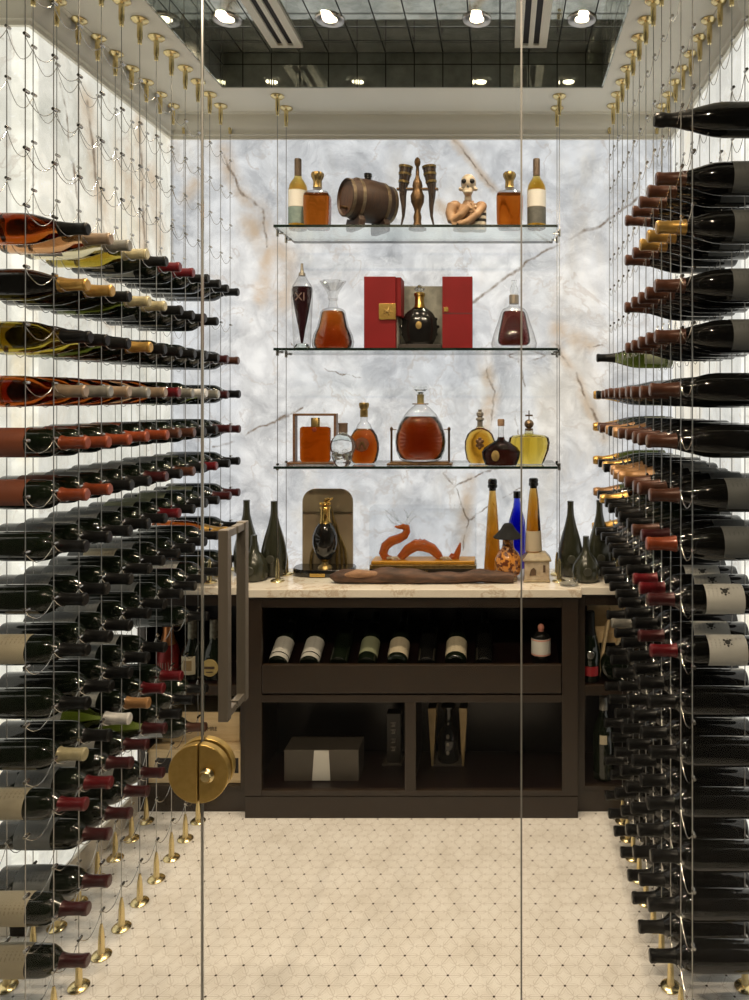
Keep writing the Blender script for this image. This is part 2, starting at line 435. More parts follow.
M_edge2 = solid('pane_edge', (0.24,0.27,0.255), 0.1, 0.0, c2=(0.20,0.23,0.215), scale=20, coat=1.0)
M_shelf = thin_glass('shelf_glass', (0.93,0.965,0.95), 1.5, 0.9)

# ------------------------------------------------------------------ glass front
def pane(x0, x1):
    m = MB(); m.box(x0, x1, YG, YG+0.010, 0.004, ZS-0.004)
    for f in m.bm.faces:
        f.normal_update()
        if abs(f.normal.y) < 0.5: f.material_index = 1
    return m
xa, xb = PX(201.5, YG), PX(522.5, YG)
struct(pane(XLF, xa-0.0018), 'window_1', [M_pane, M_edge2], smooth=False)
door = struct(pane(xa+0.0018, xb-0.0018), 'door_1', [M_pane, M_edge2], smooth=False)
struct(pane(xb+0.0018, XRF), 'window_2', [M_pane, M_edge2], smooth=False)
for xs_ in (xa+0.0018, xb-0.0018):
    b = MB(); sx_ = 1 if xs_ < -0.3 else -1
    b.box(min(xs_-sx_*0.0012, xs_+sx_*0.0028), max(xs_-sx_*0.0012, xs_+sx_*0.0028), YG-0.0022, YG-0.0002, 0.01, ZS-0.006)
    b.build('door_seal', M_seal, door, smooth=False)
# ladder pull: one bar each side of the glass
hx = PX(233, YG); zt_, zb_ = 1.304, 0.884
mb = MB()
for y0, y1 in ((YG-0.062, YG-0.040), (YG+0.052, YG+0.074)):
    mb.box(hx-0.011, hx+0.011, y0, y1, zb_, zt_)
for z in (zb_+0.011, zt_-0.011):
    mb.box(hx-0.0085, hx+0.0085, YG-0.045, YG-0.0005, z-0.0085, z+0.0085); mb.box(hx-0.0085, hx+0.0085, YG+0.0105, YG+0.056, z-0.0085, z+0.0085)
mb.build('pull_handle', M_nickel, door, bevel=0.0015, smooth=False)['label'] = 'brushed nickel pull handle'
# round brass lock: half on the fixed pane, half on the door, on both faces
cz = PZ(770, YG); rr = 0.066
def half(a0, y0, y1):
    m = MB(); g = 0.0018
    pts = [(xa + (g if a0 < 0 else -g) * 1 + rr*math.cos(a0 + PI*i/28) * 1.0, cz + rr*math.sin(a0 + PI*i/28)) for i in range(29)]
    return m.prism(pts, y0, y1)
hw = bpy.data.objects['window_1']
for par, a0 in ((hw, PI/2), (door, -PI/2)):
    m = half(a0, YG-0.020, YG-0.0003); o1 = m.build('lock_cover', M_brass_satin, par, bevel=0.002)
    m = half(a0, YG+0.0103, YG+0.030); m.build('lock_cover', M_brass_satin, par, bevel=0.002)
m = MB(); m.loft([(0.017,0),(0.017,0.006),(0.012,0.010),(0.010,0.016),(0.0,0.0165)], 24, M=Matrix.Translation((xa+0.022, YG-0.020, cz)) @ Matrix.Rotation(PI/2, 4, 'X'))
m.build('thumb_turn', M_brass, door)

# ------------------------------------------------------------------ ceiling fittings
def downlight(x, y, label, z=None, power=1.0, aim=False):
    t = thing('recessed_downlight', label, 'downlight', (x, y, z or ZT), 0, 'recessed round downlights')
    m = MB(); m.loft([(0.052,-0.0002),(0.052,-0.004),(0.048,-0.007),(0.034,-0.006),(0.025,-0.0015),(0.025,-0.0002)], 36, cap=False)
    m.build('trim_ring', M_trimring, t)
    m = MB(); m.loft([(0.0,-0.0012),(0.024,-0.0012)], 28, cap=False); m.build('lens', M_lens_dim if aim else M_lens, t)
    ld = bpy.data.lights.new('downlight_beam', 'SPOT'); ld.energy = SPOT_E*power; ld.color = (1.0,0.80,0.57)
    ld.spot_size = math.radians(105); ld.spot_blend = 0.7; ld.shadow_soft_size = 0.018 if aim else 0.03
    lo = bpy.data.objects.new('downlight_beam', ld); COL.objects.link(lo); lo.parent = t; lo.location = (0,0,-0.012)
    if aim:
        ld.spot_size = math.radians(72); ld.spot_blend = 0.6
        d_ = Vector((-0.33, 2.9, 0.9)) - Vector((x, y, (z or ZT)-0.012)); lo.rotation_euler = d_.to_track_quat('-Z', 'Y').to_euler()
    return t
SPOT_E = 29.0
M_trimring = solid('downlight_trim', (0.62,0.60,0.56), 0.25, 1.0, c2=(0.55,0.53,0.50), scale=60)
t_ = NT('lamp_lens'); M_lens = t_.surf(Base_Color=(1,0.9,0.75), Emission_Color=t_.mix(t_.noise(t_.obj(), 40, 2), (1.0,0.84,0.58), (1.0,0.90,0.70)), Emission_Strength=9.0)
t_ = NT('dimmed_lamp_lens'); M_lens_dim = t_.surf(Base_Color=(0.5,0.45,0.38), Emission_Color=t_.mix(t_.noise(t_.obj(), 40, 2), (1.0,0.84,0.58), (1.0,0.90,0.70)), Emission_Strength=0.4)  # lens glow turned down to keep its reflection in the panes faint
for x, w in ((-0.957,'leftmost'), (-0.596,'second from the left'), (-0.081,'third from the left'), (0.2875,'rightmost')):
    downlight(x, 2.63, f'recessed round downlight in mirrored ceiling, {w} of the back row')
for x, w in ((-0.957,'leftmost'), (-0.596,'second from the left'), (-0.081,'third from the left'), (0.2875,'rightmost')):
    downlight(x, 2.02, f'recessed round downlight in mirrored ceiling, {w} of the row by the glass')
for x, w in ((-1.001,'leftmost'), (-0.623,'second from the left'), (-0.084,'third from the left'), (0.300,'rightmost')):
    downlight(x, 0.71, f'recessed round downlight in the ceiling in front of the glass, {w}', ZS+0.192, 1.4, True)
M_slot = solid('slot_black', (0.012,0.008,0.006), 0.6)
for xc, yend, lab in ((-0.80, 2.80, 'cream slot air diffuser at left in mirrored ceiling'), (0.115, 2.80, 'cream slot air diffuser at right in mirrored ceiling')):
    t = thing('slot_diffuser', lab, 'air vent', (xc, 2.44, ZT), 0, 'slot diffusers in the mirrored tray')
    w = 0.060; L0, L1 = -0.36, 0.36; s0, s1 = 0.009, 0.030
    m = MB()
    for a, b in ((-w,-s1), (-s0,s0), (s1,w)): m.box(a, b, L0, L1, -0.012, -0.0003)
    m.box(-w, w, L1, L1+0.02, -0.012, -0.0003); m.box(-w, w, L0-0.02, L0, -0.012, -0.0003)
    m.build('frame', M_plaster, t, smooth=False)
    for s in (-1, 1):
        m = MB(); m.box(min(s*s0, s*s1), max(s*s0, s*s1), L0, L1, -0.004, -0.0004); m.build('slot', M_slot, t, smooth=False)

# ------------------------------------------------------------------ cable wine racks
YJ = lambda j: 2.03 + 0.1145*j
YK = lambda k: 2.087 + 0.1145*k
ROWS_L = [2.04,1.893,1.755,1.615,1.475,1.34,1.207,1.068,0.932,0.792,0.657,0.526,0.381,0.252,0.116]
ROWS_R = [2.325,2.17,2.043,1.89,1.758,1.615,1.483,1.34,1.21,1.068,0.932,0.80,0.665,0.53,0.395,0.26,0.125]
CT = 0.875     # counter top height
def lathe_mesh(name, prof_, m, seg=16):
    b = MB(); b.loft(prof_, seg); o = b.build(name, m); me = o.data; bpy.data.objects.remove(o); return me
ME_top = lathe_mesh('ceiling_anchor', [(0.0,0.0),(0.026,0.0),(0.027,-0.004),(0.020,-0.010),(0.0095,-0.013),(0.0085,-0.020),(0.0085,-0.060),(0.0065,-0.064),(0.0065,-0.078),(0.0,-0.0785)], M_brass, 18)
ME_bot = lathe_mesh('floor_anchor', [(0.0,0.0),(0.027,0.0),(0.028,0.003),(0.024,0.007),(0.011,0.010),(0.0095,0.016),(0.0085,0.055),(0.0060,0.078),(0.003,0.092),(0.0,0.0925)], M_brass, 18)
b = MB(); b.loft([(0.0,-0.009),(0.0042,-0.009),(0.0046,-0.007),(0.0046,0.007),(0.0042,0.009),(0.0,0.009)], 8, M=Matrix.Rotation(PI/2, 4, 'X'))
o = b.build('cable_clip', M_clip); ME_clip = o.data; bpy.data.objects.remove(o)
def place(name, me, parent, loc, rot=None):
    o = bpy.data.objects.new(name, me); COL.objects.link(o); o.parent = parent; o.location = loc
    if rot: o.rotation_euler = rot
    return o
def rack(label, xf, xb_, rows, extra):
    root = thing('cable_wine_rack', label, 'wine rack', ((xf+xb_)/2, 2.5, 0))
    ox, oy = (xf+xb_)/2, 2.5
    allrows = extra + rows
    for x, front in ((xf, True), (xb_, False)):
        for j in range(-2, 11):
            y = min(YJ(j), 3.168); z0 = 0.0 if y < 2.84 else CT
            if not front and j == -2: continue
            b = MB(); b.tube([(0,0,z0+0.02),(0,0,ZS-0.02)], 0.0014, 6)
            c = b.build('cable', M_steel, root, loc=(x-ox, y-oy, 0))
            place('ceiling_anchor', ME_top, c, (0,0,ZS)); place('floor_anchor', ME_bot, c, (0,0,z0))
            for z in allrows:
                if z > z0 + 0.1: place('cable_clip', ME_clip, c, (0.003, 0, z + (0.016 if front else 0.012)))
        for z in allrows:
            jm = 9 if z > CT + 0.05 else 6
            pts = []
            zz = z + (0.012 if front else 0.006); sag = 0.030 if front else 0.052
            for j in range(-2 if front else -1, jm+1):
                y0, y1 = YJ(j), min(YJ(j+1), 3.168)
                for q in range(8):
                    s = q/8.0; pts.append((x-ox, y0 + (y1-y0)*s - oy, zz - sag*4*s*(1-s) + random.uniform(-0.0012, 0.0012)))
            pts.append((x-ox, y1-oy, zz))
            b = MB(); b.tube(pts, 0.0011, 5); b.build('support_wire', M_clip, root)
    return root
rack('steel cable wine rack with brass anchors along the left wall', -1.140, -1.335, ROWS_L, [2.587,2.45,2.314,2.177])
rack('steel cable wine rack with brass anchors along the right wall', 0.462, 0.663, ROWS_R, [2.61,2.47])

# ------------------------------------------------------------------ bottles
G = {}
G['green'] = solid('bottle_green_black', (0.006,0.010,0.005), 0.07, 0, c2=(0.004,0.006,0.003), scale=6, spec=0.5, coat=0.3)
G['black'] = solid('bottle_black', (0.004,0.004,0.004), 0.06, 0, c2=(0.006,0.006,0.005), scale=6, spec=0.5, coat=0.3)
G['olive'] = spirit('bottle_olive', (0.07,0.085,0.012), 0.07, 1.4)
G['rose'] = spirit('bottle_rose_amber', (0.40,0.10,0.012), 0.07, 1.4)
G['pink'] = spirit('bottle_blush', (0.55,0.32,0.17), 0.07, 1.4)
G['yellow'] = spirit('bottle_straw', (0.40,0.32,0.045), 0.07, 1.4)
G['clear'] = spirit('bottle_pale', (0.66,0.62,0.46), 0.07, 1.4)
CAPC = dict(black=(0.010,0.010,0.010), red=(0.13,0.006,0.010), darkred=(0.055,0.009,0.010), brown=(0.085,0.032,0.018), gold=(0.60,0.36,0.10), cream=(0.48,0.42,0.25),
            beige=(0.30,0.22,0.15), grey=(0.24,0.23,0.20), white=(0.72,0.71,0.68), orange=(0.25,0.050,0.016), tan=(0.36,0.19,0.075), silver=(0.5,0.48,0.42))
M_cap = {}
for k_, c_ in CAPC.items():
    metal = 0.75 if k_ in ('gold', 'silver') else 0.25
    M_cap[k_] = solid('foil_' + k_, c_, 0.34, metal, c2=tuple(x*0.8 for x in c_), scale=50, coat=0.0 if k_ == 'black' else 0.15, spec=0.25 if k_ == 'black' else 0.5)
def label_mat(name, paper, ink, lines=90.0):
    t = NT(name); P = t.obj(); X, Y, Z = t.xyz(P)
    row = t.math('GREATER_THAN', t.math('SINE', t.math('MULTIPLY', Z, lines*6.28)), 0.45)
    wd = t.math('GREATER_THAN', t.noise(t.vm('MULTIPLY', P, (1,1,0.05)), 160, 2), 0.54)
    band = t.smooth(t.math('ABSOLUTE', Y), 0.012, 0.016, 1.0, 0.0)
    k = t.math('MULTIPLY', t.math('MULTIPLY', row, wd), t.math('MULTIPLY', band, 0.3))
    pap = t.mix(t.noise(P, 30, 3), paper, tuple(x*0.88 for x in paper))
    return t.surf(Base_Color=t.mix(k, pap, ink), Roughness=0.6)
LAB = dict(white=label_mat('paper_white', (0.58,0.57,0.52), (0.08,0.07,0.06)), cream=label_mat('paper_cream', (0.50,0.44,0.31), (0.10,0.06,0.03)),
           grey=label_mat('paper_grey', (0.26,0.275,0.275), (0.06,0.06,0.06)), slate=label_mat('paper_slate', (0.12,0.125,0.12), (0.03,0.03,0.03)), orange=label_mat('paper_orange', (0.20,0.052,0.018), (0.10,0.02,0.01)),
           green=label_mat('paper_sage', (0.24,0.26,0.16), (0.06,0.07,0.04)))
SHAPES = {
 'bordeaux': [(0.0,0.006),(0.030,0.0),(0.0365,0.003),(0.0385,0.009),(0.0392,0.100),(0.0388,0.186),(0.0365,0.202),(0.0295,0.217),(0.0205,0.228),(0.0163,0.238),(0.0150,0.250),(0.0146,0.285),(0.0160,0.288),(0.0160,0.298),(0.0140,0.300),(0.0,0.300)],
 'burgundy': [(0.0,0.006),(0.032,0.0),(0.039,0.004),(0.0415,0.010),(0.0420,0.070),(0.0415,0.135),(0.0390,0.158),(0.0335,0.180),(0.0265,0.202),(0.0205,0.222),(0.0168,0.242),(0.0152,0.262),(0.0148,0.288),(0.0160,0.290),(0.0160,0.298),(0.0140,0.300),(0.0,0.300)],
 'champagne': [(0.0,0.007),(0.034,0.0),(0.041,0.004),(0.0435,0.011),(0.0438,0.070),(0.0430,0.130),(0.0400,0.156),(0.0340,0.182),(0.0270,0.208),(0.0205,0.234),(0.0165,0.256),(0.0160,0.272),(0.0178,0.276),(0.0178,0.288),(0.0150,0.300),(0.0,0.300)],
}
def prof_range(pf, z0, z1, off):
    out = []
    def rad(z):
        for (r0, a), (r1, b_) in zip(pf[1:], pf[2:]):
            if a <= z <= b_ and b_ > a: return r0 + (r1-r0)*(z-a)/(b_-a)
        return pf[-2][0]
    zs = sorted({z0, z1} | {z for r, z in pf[1:-1] if z0 < z < z1})
    return [(rad(z)+off, z) for z in zs]
MESH = {}
def bottle_mesh(shape, mat_, key):
    k_ = ('b', shape, key)
    if k_ not in MESH:
        b_ = MB(); b_.loft(SHAPES[shape], 28); o_ = b_.build('glass_body', mat_); MESH[k_] = o_.data; bpy.data.objects.remove(o_)
    return MESH[k_]
def cap_mesh(shape, cap):
    k_ = ('c', shape, cap)
    if k_ not in MESH:
        z0 = {'bordeaux':0.232, 'burgundy':0.228, 'champagne':0.196}[shape]
        if shape == 'champagne' and cap in ('black','brown'): z0 = 0.215
        pf = prof_range(SHAPES[shape], z0, 0.2995, 0.0009); pf.append((pf[-1][0]*0.9, 0.3012)); pf.append((0.0, 0.3014))
        b_ = MB(); b_.loft(pf, 24, cap=False); o_ = b_.build('foil_capsule', M_cap[cap]); MESH[k_] = o_.data; bpy.data.objects.remove(o_)
    return MESH[k_]
def label_mesh(shape, lab):
    k_ = ('l', shape, lab)
    if k_ not in MESH:
        z0, z1 = {'bordeaux':(0.055,0.155), 'burgundy':(0.035,0.118), 'champagne':(0.035,0.110)}[shape]
        b_ = MB(); b_.loft(prof_range(SHAPES[shape], z0, z1, 0.0007), 24, cap=False, a0=-1.75, a1=1.75)
        o_ = b_.build('paper_label', LAB[lab]); MESH[k_] = o_.data; bpy.data.objects.remove(o_)
    return MESH[k_]
ORD = ['first','second','third','fourth','fifth','sixth','seventh','eighth','ninth','tenth','eleventh','twelfth','thirteenth','fourteenth','fifteenth','sixteenth','seventeenth']
GN = dict(green='dark', black='black', olive='olive', rose='amber rosé', pink='blush', yellow='straw-yellow', clear='pale clear')
CN = dict(black='black', red='red', darkred='dark-red', brown='brown', gold='gold', cream='cream', beige='beige', grey='grey', white='white', orange='orange', tan='tan', silver='silver')
crest = None
def rack_bottle(side, row, idx, n, y, z, shape, glass, cap, lab, dx, roll, sc=1.0):
    where = ORD[idx] + ' from glass'
    root = thing('wine_bottle', f'{GN[glass]} wine bottle, {CN[cap]} capsule, {side} rack, {ORD[row]} row from top, {where}', 'wine bottle', group=f'wine bottles in the {side} cable rack')
    sg = 1 if side == 'left' else -1
    tip = (-1.085 if sg > 0 else 0.39) + dx
    R = Matrix.Rotation(sg*PI/2, 4, 'Y') @ Matrix.Rotation(roll, 4, 'Z')
    root.matrix_world = Matrix.Translation((tip - sg*0.30*sc, y, z)) @ R @ Matrix.Scale(sc, 4)
    place('glass_body', bottle_mesh(shape, G[glass], glass), root, (0,0,0))
    place('foil_capsule', cap_mesh(shape, cap), root, (0,0,0))
    if lab: place('paper_label', label_mesh(shape, lab), root, (0,0,0))
    return root
# left rack: row -> list over k from -1 : (glass, cap, label)
def fill(rng, default, over):
    d = {k_: default for k_ in rng}; d.update(over); return d
dk = ('green','black',None); dw = ('green','black','white'); dg = ('green','black','grey')
LEFT = [
 fill(range(-1,10), dk, {-1:('rose','black',None),0:('pink','beige',None),1:('clear','grey','white'),2:('yellow','cream',None),3:('green','black','white'),4:('green','red','white'),5:('green','red',None)}),
 fill(range(-1,8), dk, {-1:('black','gold',None),0:('black','gold',None),1:('green','black',None),2:('olive','cream','white'),3:('green','cream','cream'),4:('green','black','grey')}),
 fill(range(-1,10), dk, {-1:('yellow','black',None),0:('yellow','black',None),1:('olive','black',None),2:('green','gold',None),6:('green','black','cream'),8:('green','darkred',None),9:('green','brown',None)}),
 fill(range(-1,10), dk, {-1:('rose','beige',None),0:('rose','grey',None),1:('rose','beige','cream'),2:('rose','grey',None),3:('pink','beige',None),4:('rose','red','white'),5:('green','grey',None),6:('green','white',None),7:('olive','silver',None),8:('green','darkred',None)}),
 fill(range(-1,10), dk, {-1:('green','orange','orange'),0:('green','orange','orange'),1:('green','orange','orange'),2:('green','orange',None),3:('green','orange','orange'),4:('green','brown',None),5:('green','brown',None),8:('green','darkred',None),9:('green','darkred',None)}),
 fill(range(-1,10), dk, {-1:('green','orange','orange'),0:('green','orange','orange'),1:('green','black','grey'),2:dg,3:('green','darkred','grey'),4:('green','black','grey'),5:('green','brown','grey'),6:dg,7:('green','red','green')}),
 fill(range(-1,10), dk, {0:dg,1:dg,2:dg,3:dg,4:('green','red','green'),5:('green','black','green'),6:('green','black','green'),8:('green','darkred','green'),9:('green','darkred',None)}),
 fill(range(-1,10), dk, {0:dg,1:dg,3:('green','black','cream'),4:dg,8:('rose','gold',None)}),
 fill(range(-1,10), dk, {-1:('green','black','cream'),1:dg,2:dg,4:dg,7:dw}),
 fill([-1,0,1,2,3,6], dk, {2:('green','black','grey'),3:('green','black','white')}),
 fill(range(-1,5), dk, {-1:('green','cream',None),0:('green','black',None),1:('olive','white','white'),2:('green','tan','white'),3:('green','red',None),4:('green','red',None)}),
 fill(range(-1,7), dk, {-1:('green','red','cream'),0:('green','red','grey'),1:('green','darkred','white'),2:('green','darkred','white'),3:('olive','darkred',None)}),
 fill(range(0,4), dk, {0:('green','darkred','grey'),1:('green','darkred',None),2:('green','darkred',None),3:('green','darkred','white'),6:('green','brown','grey')}),
 {-1:('green','darkred','cream'),0:('green','darkred','grey')},
 {-1:('green','darkred','cream')},
]
rs = random.Random(3)
for r_, (z, d) in enumerate(zip(ROWS_L, LEFT)):
    ks = sorted(d)
    for i, k_ in enumerate(ks):
        gl, cp, lb = d[k_]
        if gl in ('rose','pink','yellow','clear','olive') or cp == 'gold': sh = 'burgundy'
        elif r_ in (0,1,2,3) and k_ < 4: sh = 'burgundy'
        else: sh = 'bordeaux'
        if r_ == 7 and k_ == 8: sh = 'champagne'
        ang = math.radians(rs.uniform(95, 130)) if lb else rs.uniform(0, 6)
        rack_bottle('left', r_, i, len(ks), YK(k_) + rs.uniform(-0.004, 0.004), z + rs.uniform(-0.003, 0.003), sh, gl, cp, lb, rs.uniform(-0.006, 0.006), 0)
        o = bpy.context.scene.objects  # label faces up and towards the glass
        if lb:
            root = COL.objects[-1]
dkb = ('black','black',None); dbr = ('black','brown',None); dbl = ('black','brown','slate')
RIGHT = [
 {-1:('black','black',None)},
 fill(range(-1,4), dbl, {}),
 fill(range(-1,4), dbl, {-1:('black','gold','slate'),0:('black','gold','slate'),1:('black','gold','slate')}),
 fill(range(-1,4), dbl, {}),
 fill(range(-1,4), dbr, {-1:dbl,8:('olive','black','green')}),
 fill(range(-1,10), dbr, {8:('green','black',None),9:('black','gold',None),-1:('black','brown',None)}),
 fill(range(-1,10), dbr, {9:('green','gold',None),8:('olive','brown','green'),7:('green','brown',None),6:('green','tan',None),5:('green','black',None),4:('black','tan',None),3:('black','brown',None)}),
 fill(range(-1,10), ('black','brown','slate'), {9:('olive','gold',None),8:('green','black',None),7:('green','gold',None),6:('green','black',None),5:('black','tan',None),4:('black','tan',None),3:('black','tan','slate'),2:('black','brown','slate')}),
 fill(range(-1,10), ('black','brown','slate'), {9:('olive','tan',None),8:('green','black',None),7:('rose','gold',None),6:('green','black',None),5:('green','black',None),4:('green','black',None),3:('green','black',None),2:('green','black',None),1:('black','brown',None),0:('black','darkred','slate'),-1:('black','orange','slate')}),
 fill(range(-1,10), dkb, {9:('green','gold',None),1:('black','red','white'),0:('black','red','white'),-1:('black','darkred','white')}),
 fill(range(-1,10), dkb, {0:('black','darkred','white'),-1:('black','red','white')}),
 fill(range(-1,7), dkb, {5:('black','grey',None)}), fill(range(-1,7), dkb, {}), fill(range(-1,7), dkb, {}), fill(range(-1,7), dkb, {}), fill(range(-1,7), dkb, {}), fill(range(-1,7), dkb, {}),
]
M_crest = solid('crest_ink', (0.03,0.03,0.025), 0.6)
for r_, (z, d) in enumerate(zip(ROWS_R, RIGHT)):
    ks = sorted(d)
    for i, k_ in enumerate(ks):
        gl, cp, lb = d[k_]
        sh = 'champagne' if cp in ('gold','tan') and r_ >= 5 else ('burgundy' if r_ < 9 else 'bordeaux')
        dx = rs.uniform(-0.006, 0.006)
        if r_ == 0: sh = 'champagne'; dx = 0.016
        if r_ in (2,) and cp == 'gold': dx += 0.035
        if r_ in (1, 2, 3): dx += 0.020
        if r_ == 4 and k_ < 4: dx += 0.025
        root = rack_bottle('right', r_, i, len(ks), YK(k_) + rs.uniform(-0.004, 0.004), z + rs.uniform(-0.003, 0.003), sh, gl, cp, lb, min(dx, 0.018) + (0.003 if r_ in (1, 2) else 0), 0, 1.06 if r_ <= 8 and k_ < 6 else 1.0)
        if r_ in (9, 10) and lb == 'white':
            lo = [c for c in root.children if c.name.startswith('paper_label')][0]
            m = MB(); rr_ = 0.0402
            for (du, dv, w_) in ((0,0.0,0.012),(0.008,0.006,0.006),(-0.008,0.006,0.006),(0.0,-0.010,0.005),(0.009,-0.006,0.004),(-0.009,-0.006,0.004)):
                m.loft([(0.0,0.0),(w_*0.6,0.0)], 10, cap=False, M=Matrix.Rotation(dv/rr_, 4, 'Z') @ Matrix.Translation((rr_,0,0.105+du)) @ Matrix.Rotation(PI/2, 4, 'Y'))
            m.build('crest', M_crest, lo)
# turn labels: left ones up and to the glass, right ones likewise
for o in list(COL.objects):
    if o.name.startswith('paper_label') and o.parent:
        a = math.radians(rs.uniform(205, 240)) if o.parent['group'].startswith('wine bottles in the left') else math.radians(rs.uniform(300, 335))
        o.rotation_euler = (0, 0, a)
# ------------------------------------------------------------------ cabinets and counter
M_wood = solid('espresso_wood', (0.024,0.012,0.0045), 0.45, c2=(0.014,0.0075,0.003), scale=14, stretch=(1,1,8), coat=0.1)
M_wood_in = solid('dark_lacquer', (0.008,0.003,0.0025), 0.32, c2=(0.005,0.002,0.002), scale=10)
def marble():
    t = NT('counter_marble'); P = t.pos()
    w = t.vm('ADD', P, t.vm('SCALE', t.noise(P, 4, 5, 0.6, col=True), s=0.25))
    n1 = t.noise(w, 3.0, 7, 0.6); rid = t.math('ABSOLUTE', t.math('SUBTRACT', n1, 0.5))
    base = t.mix(t.noise(w, 6, 5), (0.80,0.76,0.68), (0.66,0.60,0.50))
    base = t.mix(t.smooth(rid, 0.0, 0.02, 0.55, 0.0), base, (0.42,0.29,0.17))
    return t.surf(Base_Color=base, Roughness=0.10, Specular_IOR_Level=0.5)
M_marble = marble()
YCAB = 2.856; CX0, CX1 = -0.971, 0.297
cab = thing('display_cabinet', 'dark wood centre cabinet with open niches and a drawer under the marble counter', 'cabinet', ((CX0+CX1)/2, YCAB, 0))
ox = (CX0+CX1)/2
def loc_box(m, x0, x1, y0, y1, z0, z1): m.box(x0-ox, x1-ox, y0-YCAB, y1-YCAB, z0, z1)
m = MB(); th = 0.018
loc_box(m, CX0, CX0+0.03, YCAB+0.012, 3.19, 0.0, 0.842); loc_box(m, CX1-0.03, CX1, YCAB+0.012, 3.19, 0.0, 0.842)
loc_box(m, CX0+0.03, CX1-0.03, 3.172, 3.19, 0.0, 0.842)
loc_box(m, CX0+0.03, CX1-0.03, YCAB+0.012, 3.172, 0.087, 0.107)
loc_box(m, CX0+0.03, CX1-0.03, YCAB+0.012, 3.172, 0.512, 0.530)
loc_box(m, CX0+0.03, CX1-0.03, YCAB+0.012, 3.172, 0.442, 0.460)
loc_box(m, CX0+0.03, CX1-0.03, YCAB+0.012, 3.172, 0.822, 0.842)
loc_box(m, -0.352, -0.330, YCAB+0.012, 3.172, 0.107, 0.442)
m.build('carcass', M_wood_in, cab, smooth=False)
m = MB()
loc_box(m, CX0, -0.906, YCAB-0.006, YCAB+0.012, 0.087, 0.838); loc_box(m, 0.236, CX1, YCAB-0.006, YCAB+0.012, 0.087, 0.838)
loc_box(m, -0.906, 0.236, YCAB-0.006, YCAB+0.012, 0.803, 0.838); loc_box(m, -0.906, 0.236, YCAB-0.006, YCAB+0.012, 0.442, 0.470)
loc_box(m, -0.906, 0.236, YCAB-0.006, YCAB+0.012, 0.087, 0.107); loc_box(m, -0.362, -0.320, YCAB-0.006, YCAB+0.012, 0.107, 0.442)
m.build('face_frame', M_wood, cab, bevel=0.0015, smooth=False)
m = MB(); loc_box(m, -0.903, 0.233, YCAB-0.010, YCAB+0.011, 0.478, 0.586); m.build('drawer', M_wood, cab, bevel=0.002, smooth=False)
m = MB(); loc_box(m, CX0, CX1, YCAB-0.002, YCAB+0.012, 0.0, 0.083); m.build('toe_kick', M_wood, cab, bevel=0.0015, smooth=False)
# sloping bottle rest inside the upper niche
T26 = math.tan(math.radians(26))
m = MB(); m.prism([(0,0.5305),(0.27,0.5305),(0.27,0.533+0.27*T26),(0.0,0.533)], 0, 1)
for v in m.bm.verts: v.co = Vector((-0.900-ox if v.co.y < 0.5 else 0.230-ox, 2.895+v.co.x-YCAB, v.co.z))
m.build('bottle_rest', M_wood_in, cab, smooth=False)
YSD = 2.90
def side_cab(name_label, x0, x1):
    t = thing('side_cabinet', name_label, 'cabinet', ((x0+x1)/2, YSD, 0), group='open side cabinets')
    c = (x0+x1)/2
    B = lambda m, a, b, y0, y1, z0, z1: m.box(a-c, b-c, y0-YSD, y1-YSD, z0, z1)
    m = MB()
    B(m, x0, x0+0.018, YSD+0.012, 3.19, 0, 0.842); B(m, x1-0.018, x1, YSD+0.012, 3.19, 0, 0.842); B(m, x0+0.018, x1-0.018, 3.172, 3.19, 0, 0.842)
    for z in (0.083, 0.470, 0.822): B(m, x0+0.018, x1-0.018, YSD+0.012, 3.172, z, z+0.020)
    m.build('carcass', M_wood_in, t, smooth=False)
    m = MB()
    B(m, x0, x0+0.03, YSD-0.006, YSD+0.012, 0.085, 0.838); B(m, x1-0.03, x1, YSD-0.006, YSD+0.012, 0.085, 0.838)
    B(m, x0+0.03, x1-0.03, YSD-0.006, YSD+0.012, 0.799, 0.838); B(m, x0+0.03, x1-0.03, YSD-0.006, YSD+0.012, 0.451, 0.490); B(m, x0+0.03, x1-0.03, YSD-0.006, YSD+0.012, 0.085, 0.103)
    m.build('face_frame', M_wood, t, bevel=0.0015, smooth=False)
    m = MB(); B(m, x0, x1, YSD, YSD+0.012, 0, 0.083); m.build('toe_kick', M_wood, t, bevel=0.0015, smooth=False)
side_cab('dark wood open cabinet left of centre holding pale wine crates', XL+0.004, CX0-0.001)
side_cab('dark wood open cabinet right of centre behind the right wine rack', CX1+0.001, XR-0.004)
m = MB(); m.prism([(XL+0.002,YSD-0.028),(CX0-0.012,YSD-0.028),(CX0-0.012,YCAB-0.024),(CX1+0.012,YCAB-0.024),(CX1+0.012,YSD-0.028),(XR-0.002,YSD-0.028),(XR-0.002,YB-0.001),(XL+0.002,YB-0.001)], -CT, -0.845)
for v in m.bm.verts: v.co = Vector((v.co.x, v.co.z, -v.co.y))
tag(m.build('countertop', M_marble, bevel=0.002, smooth=False), 'long white marble countertop on the dark cabinets along the back wall', 'countertop')

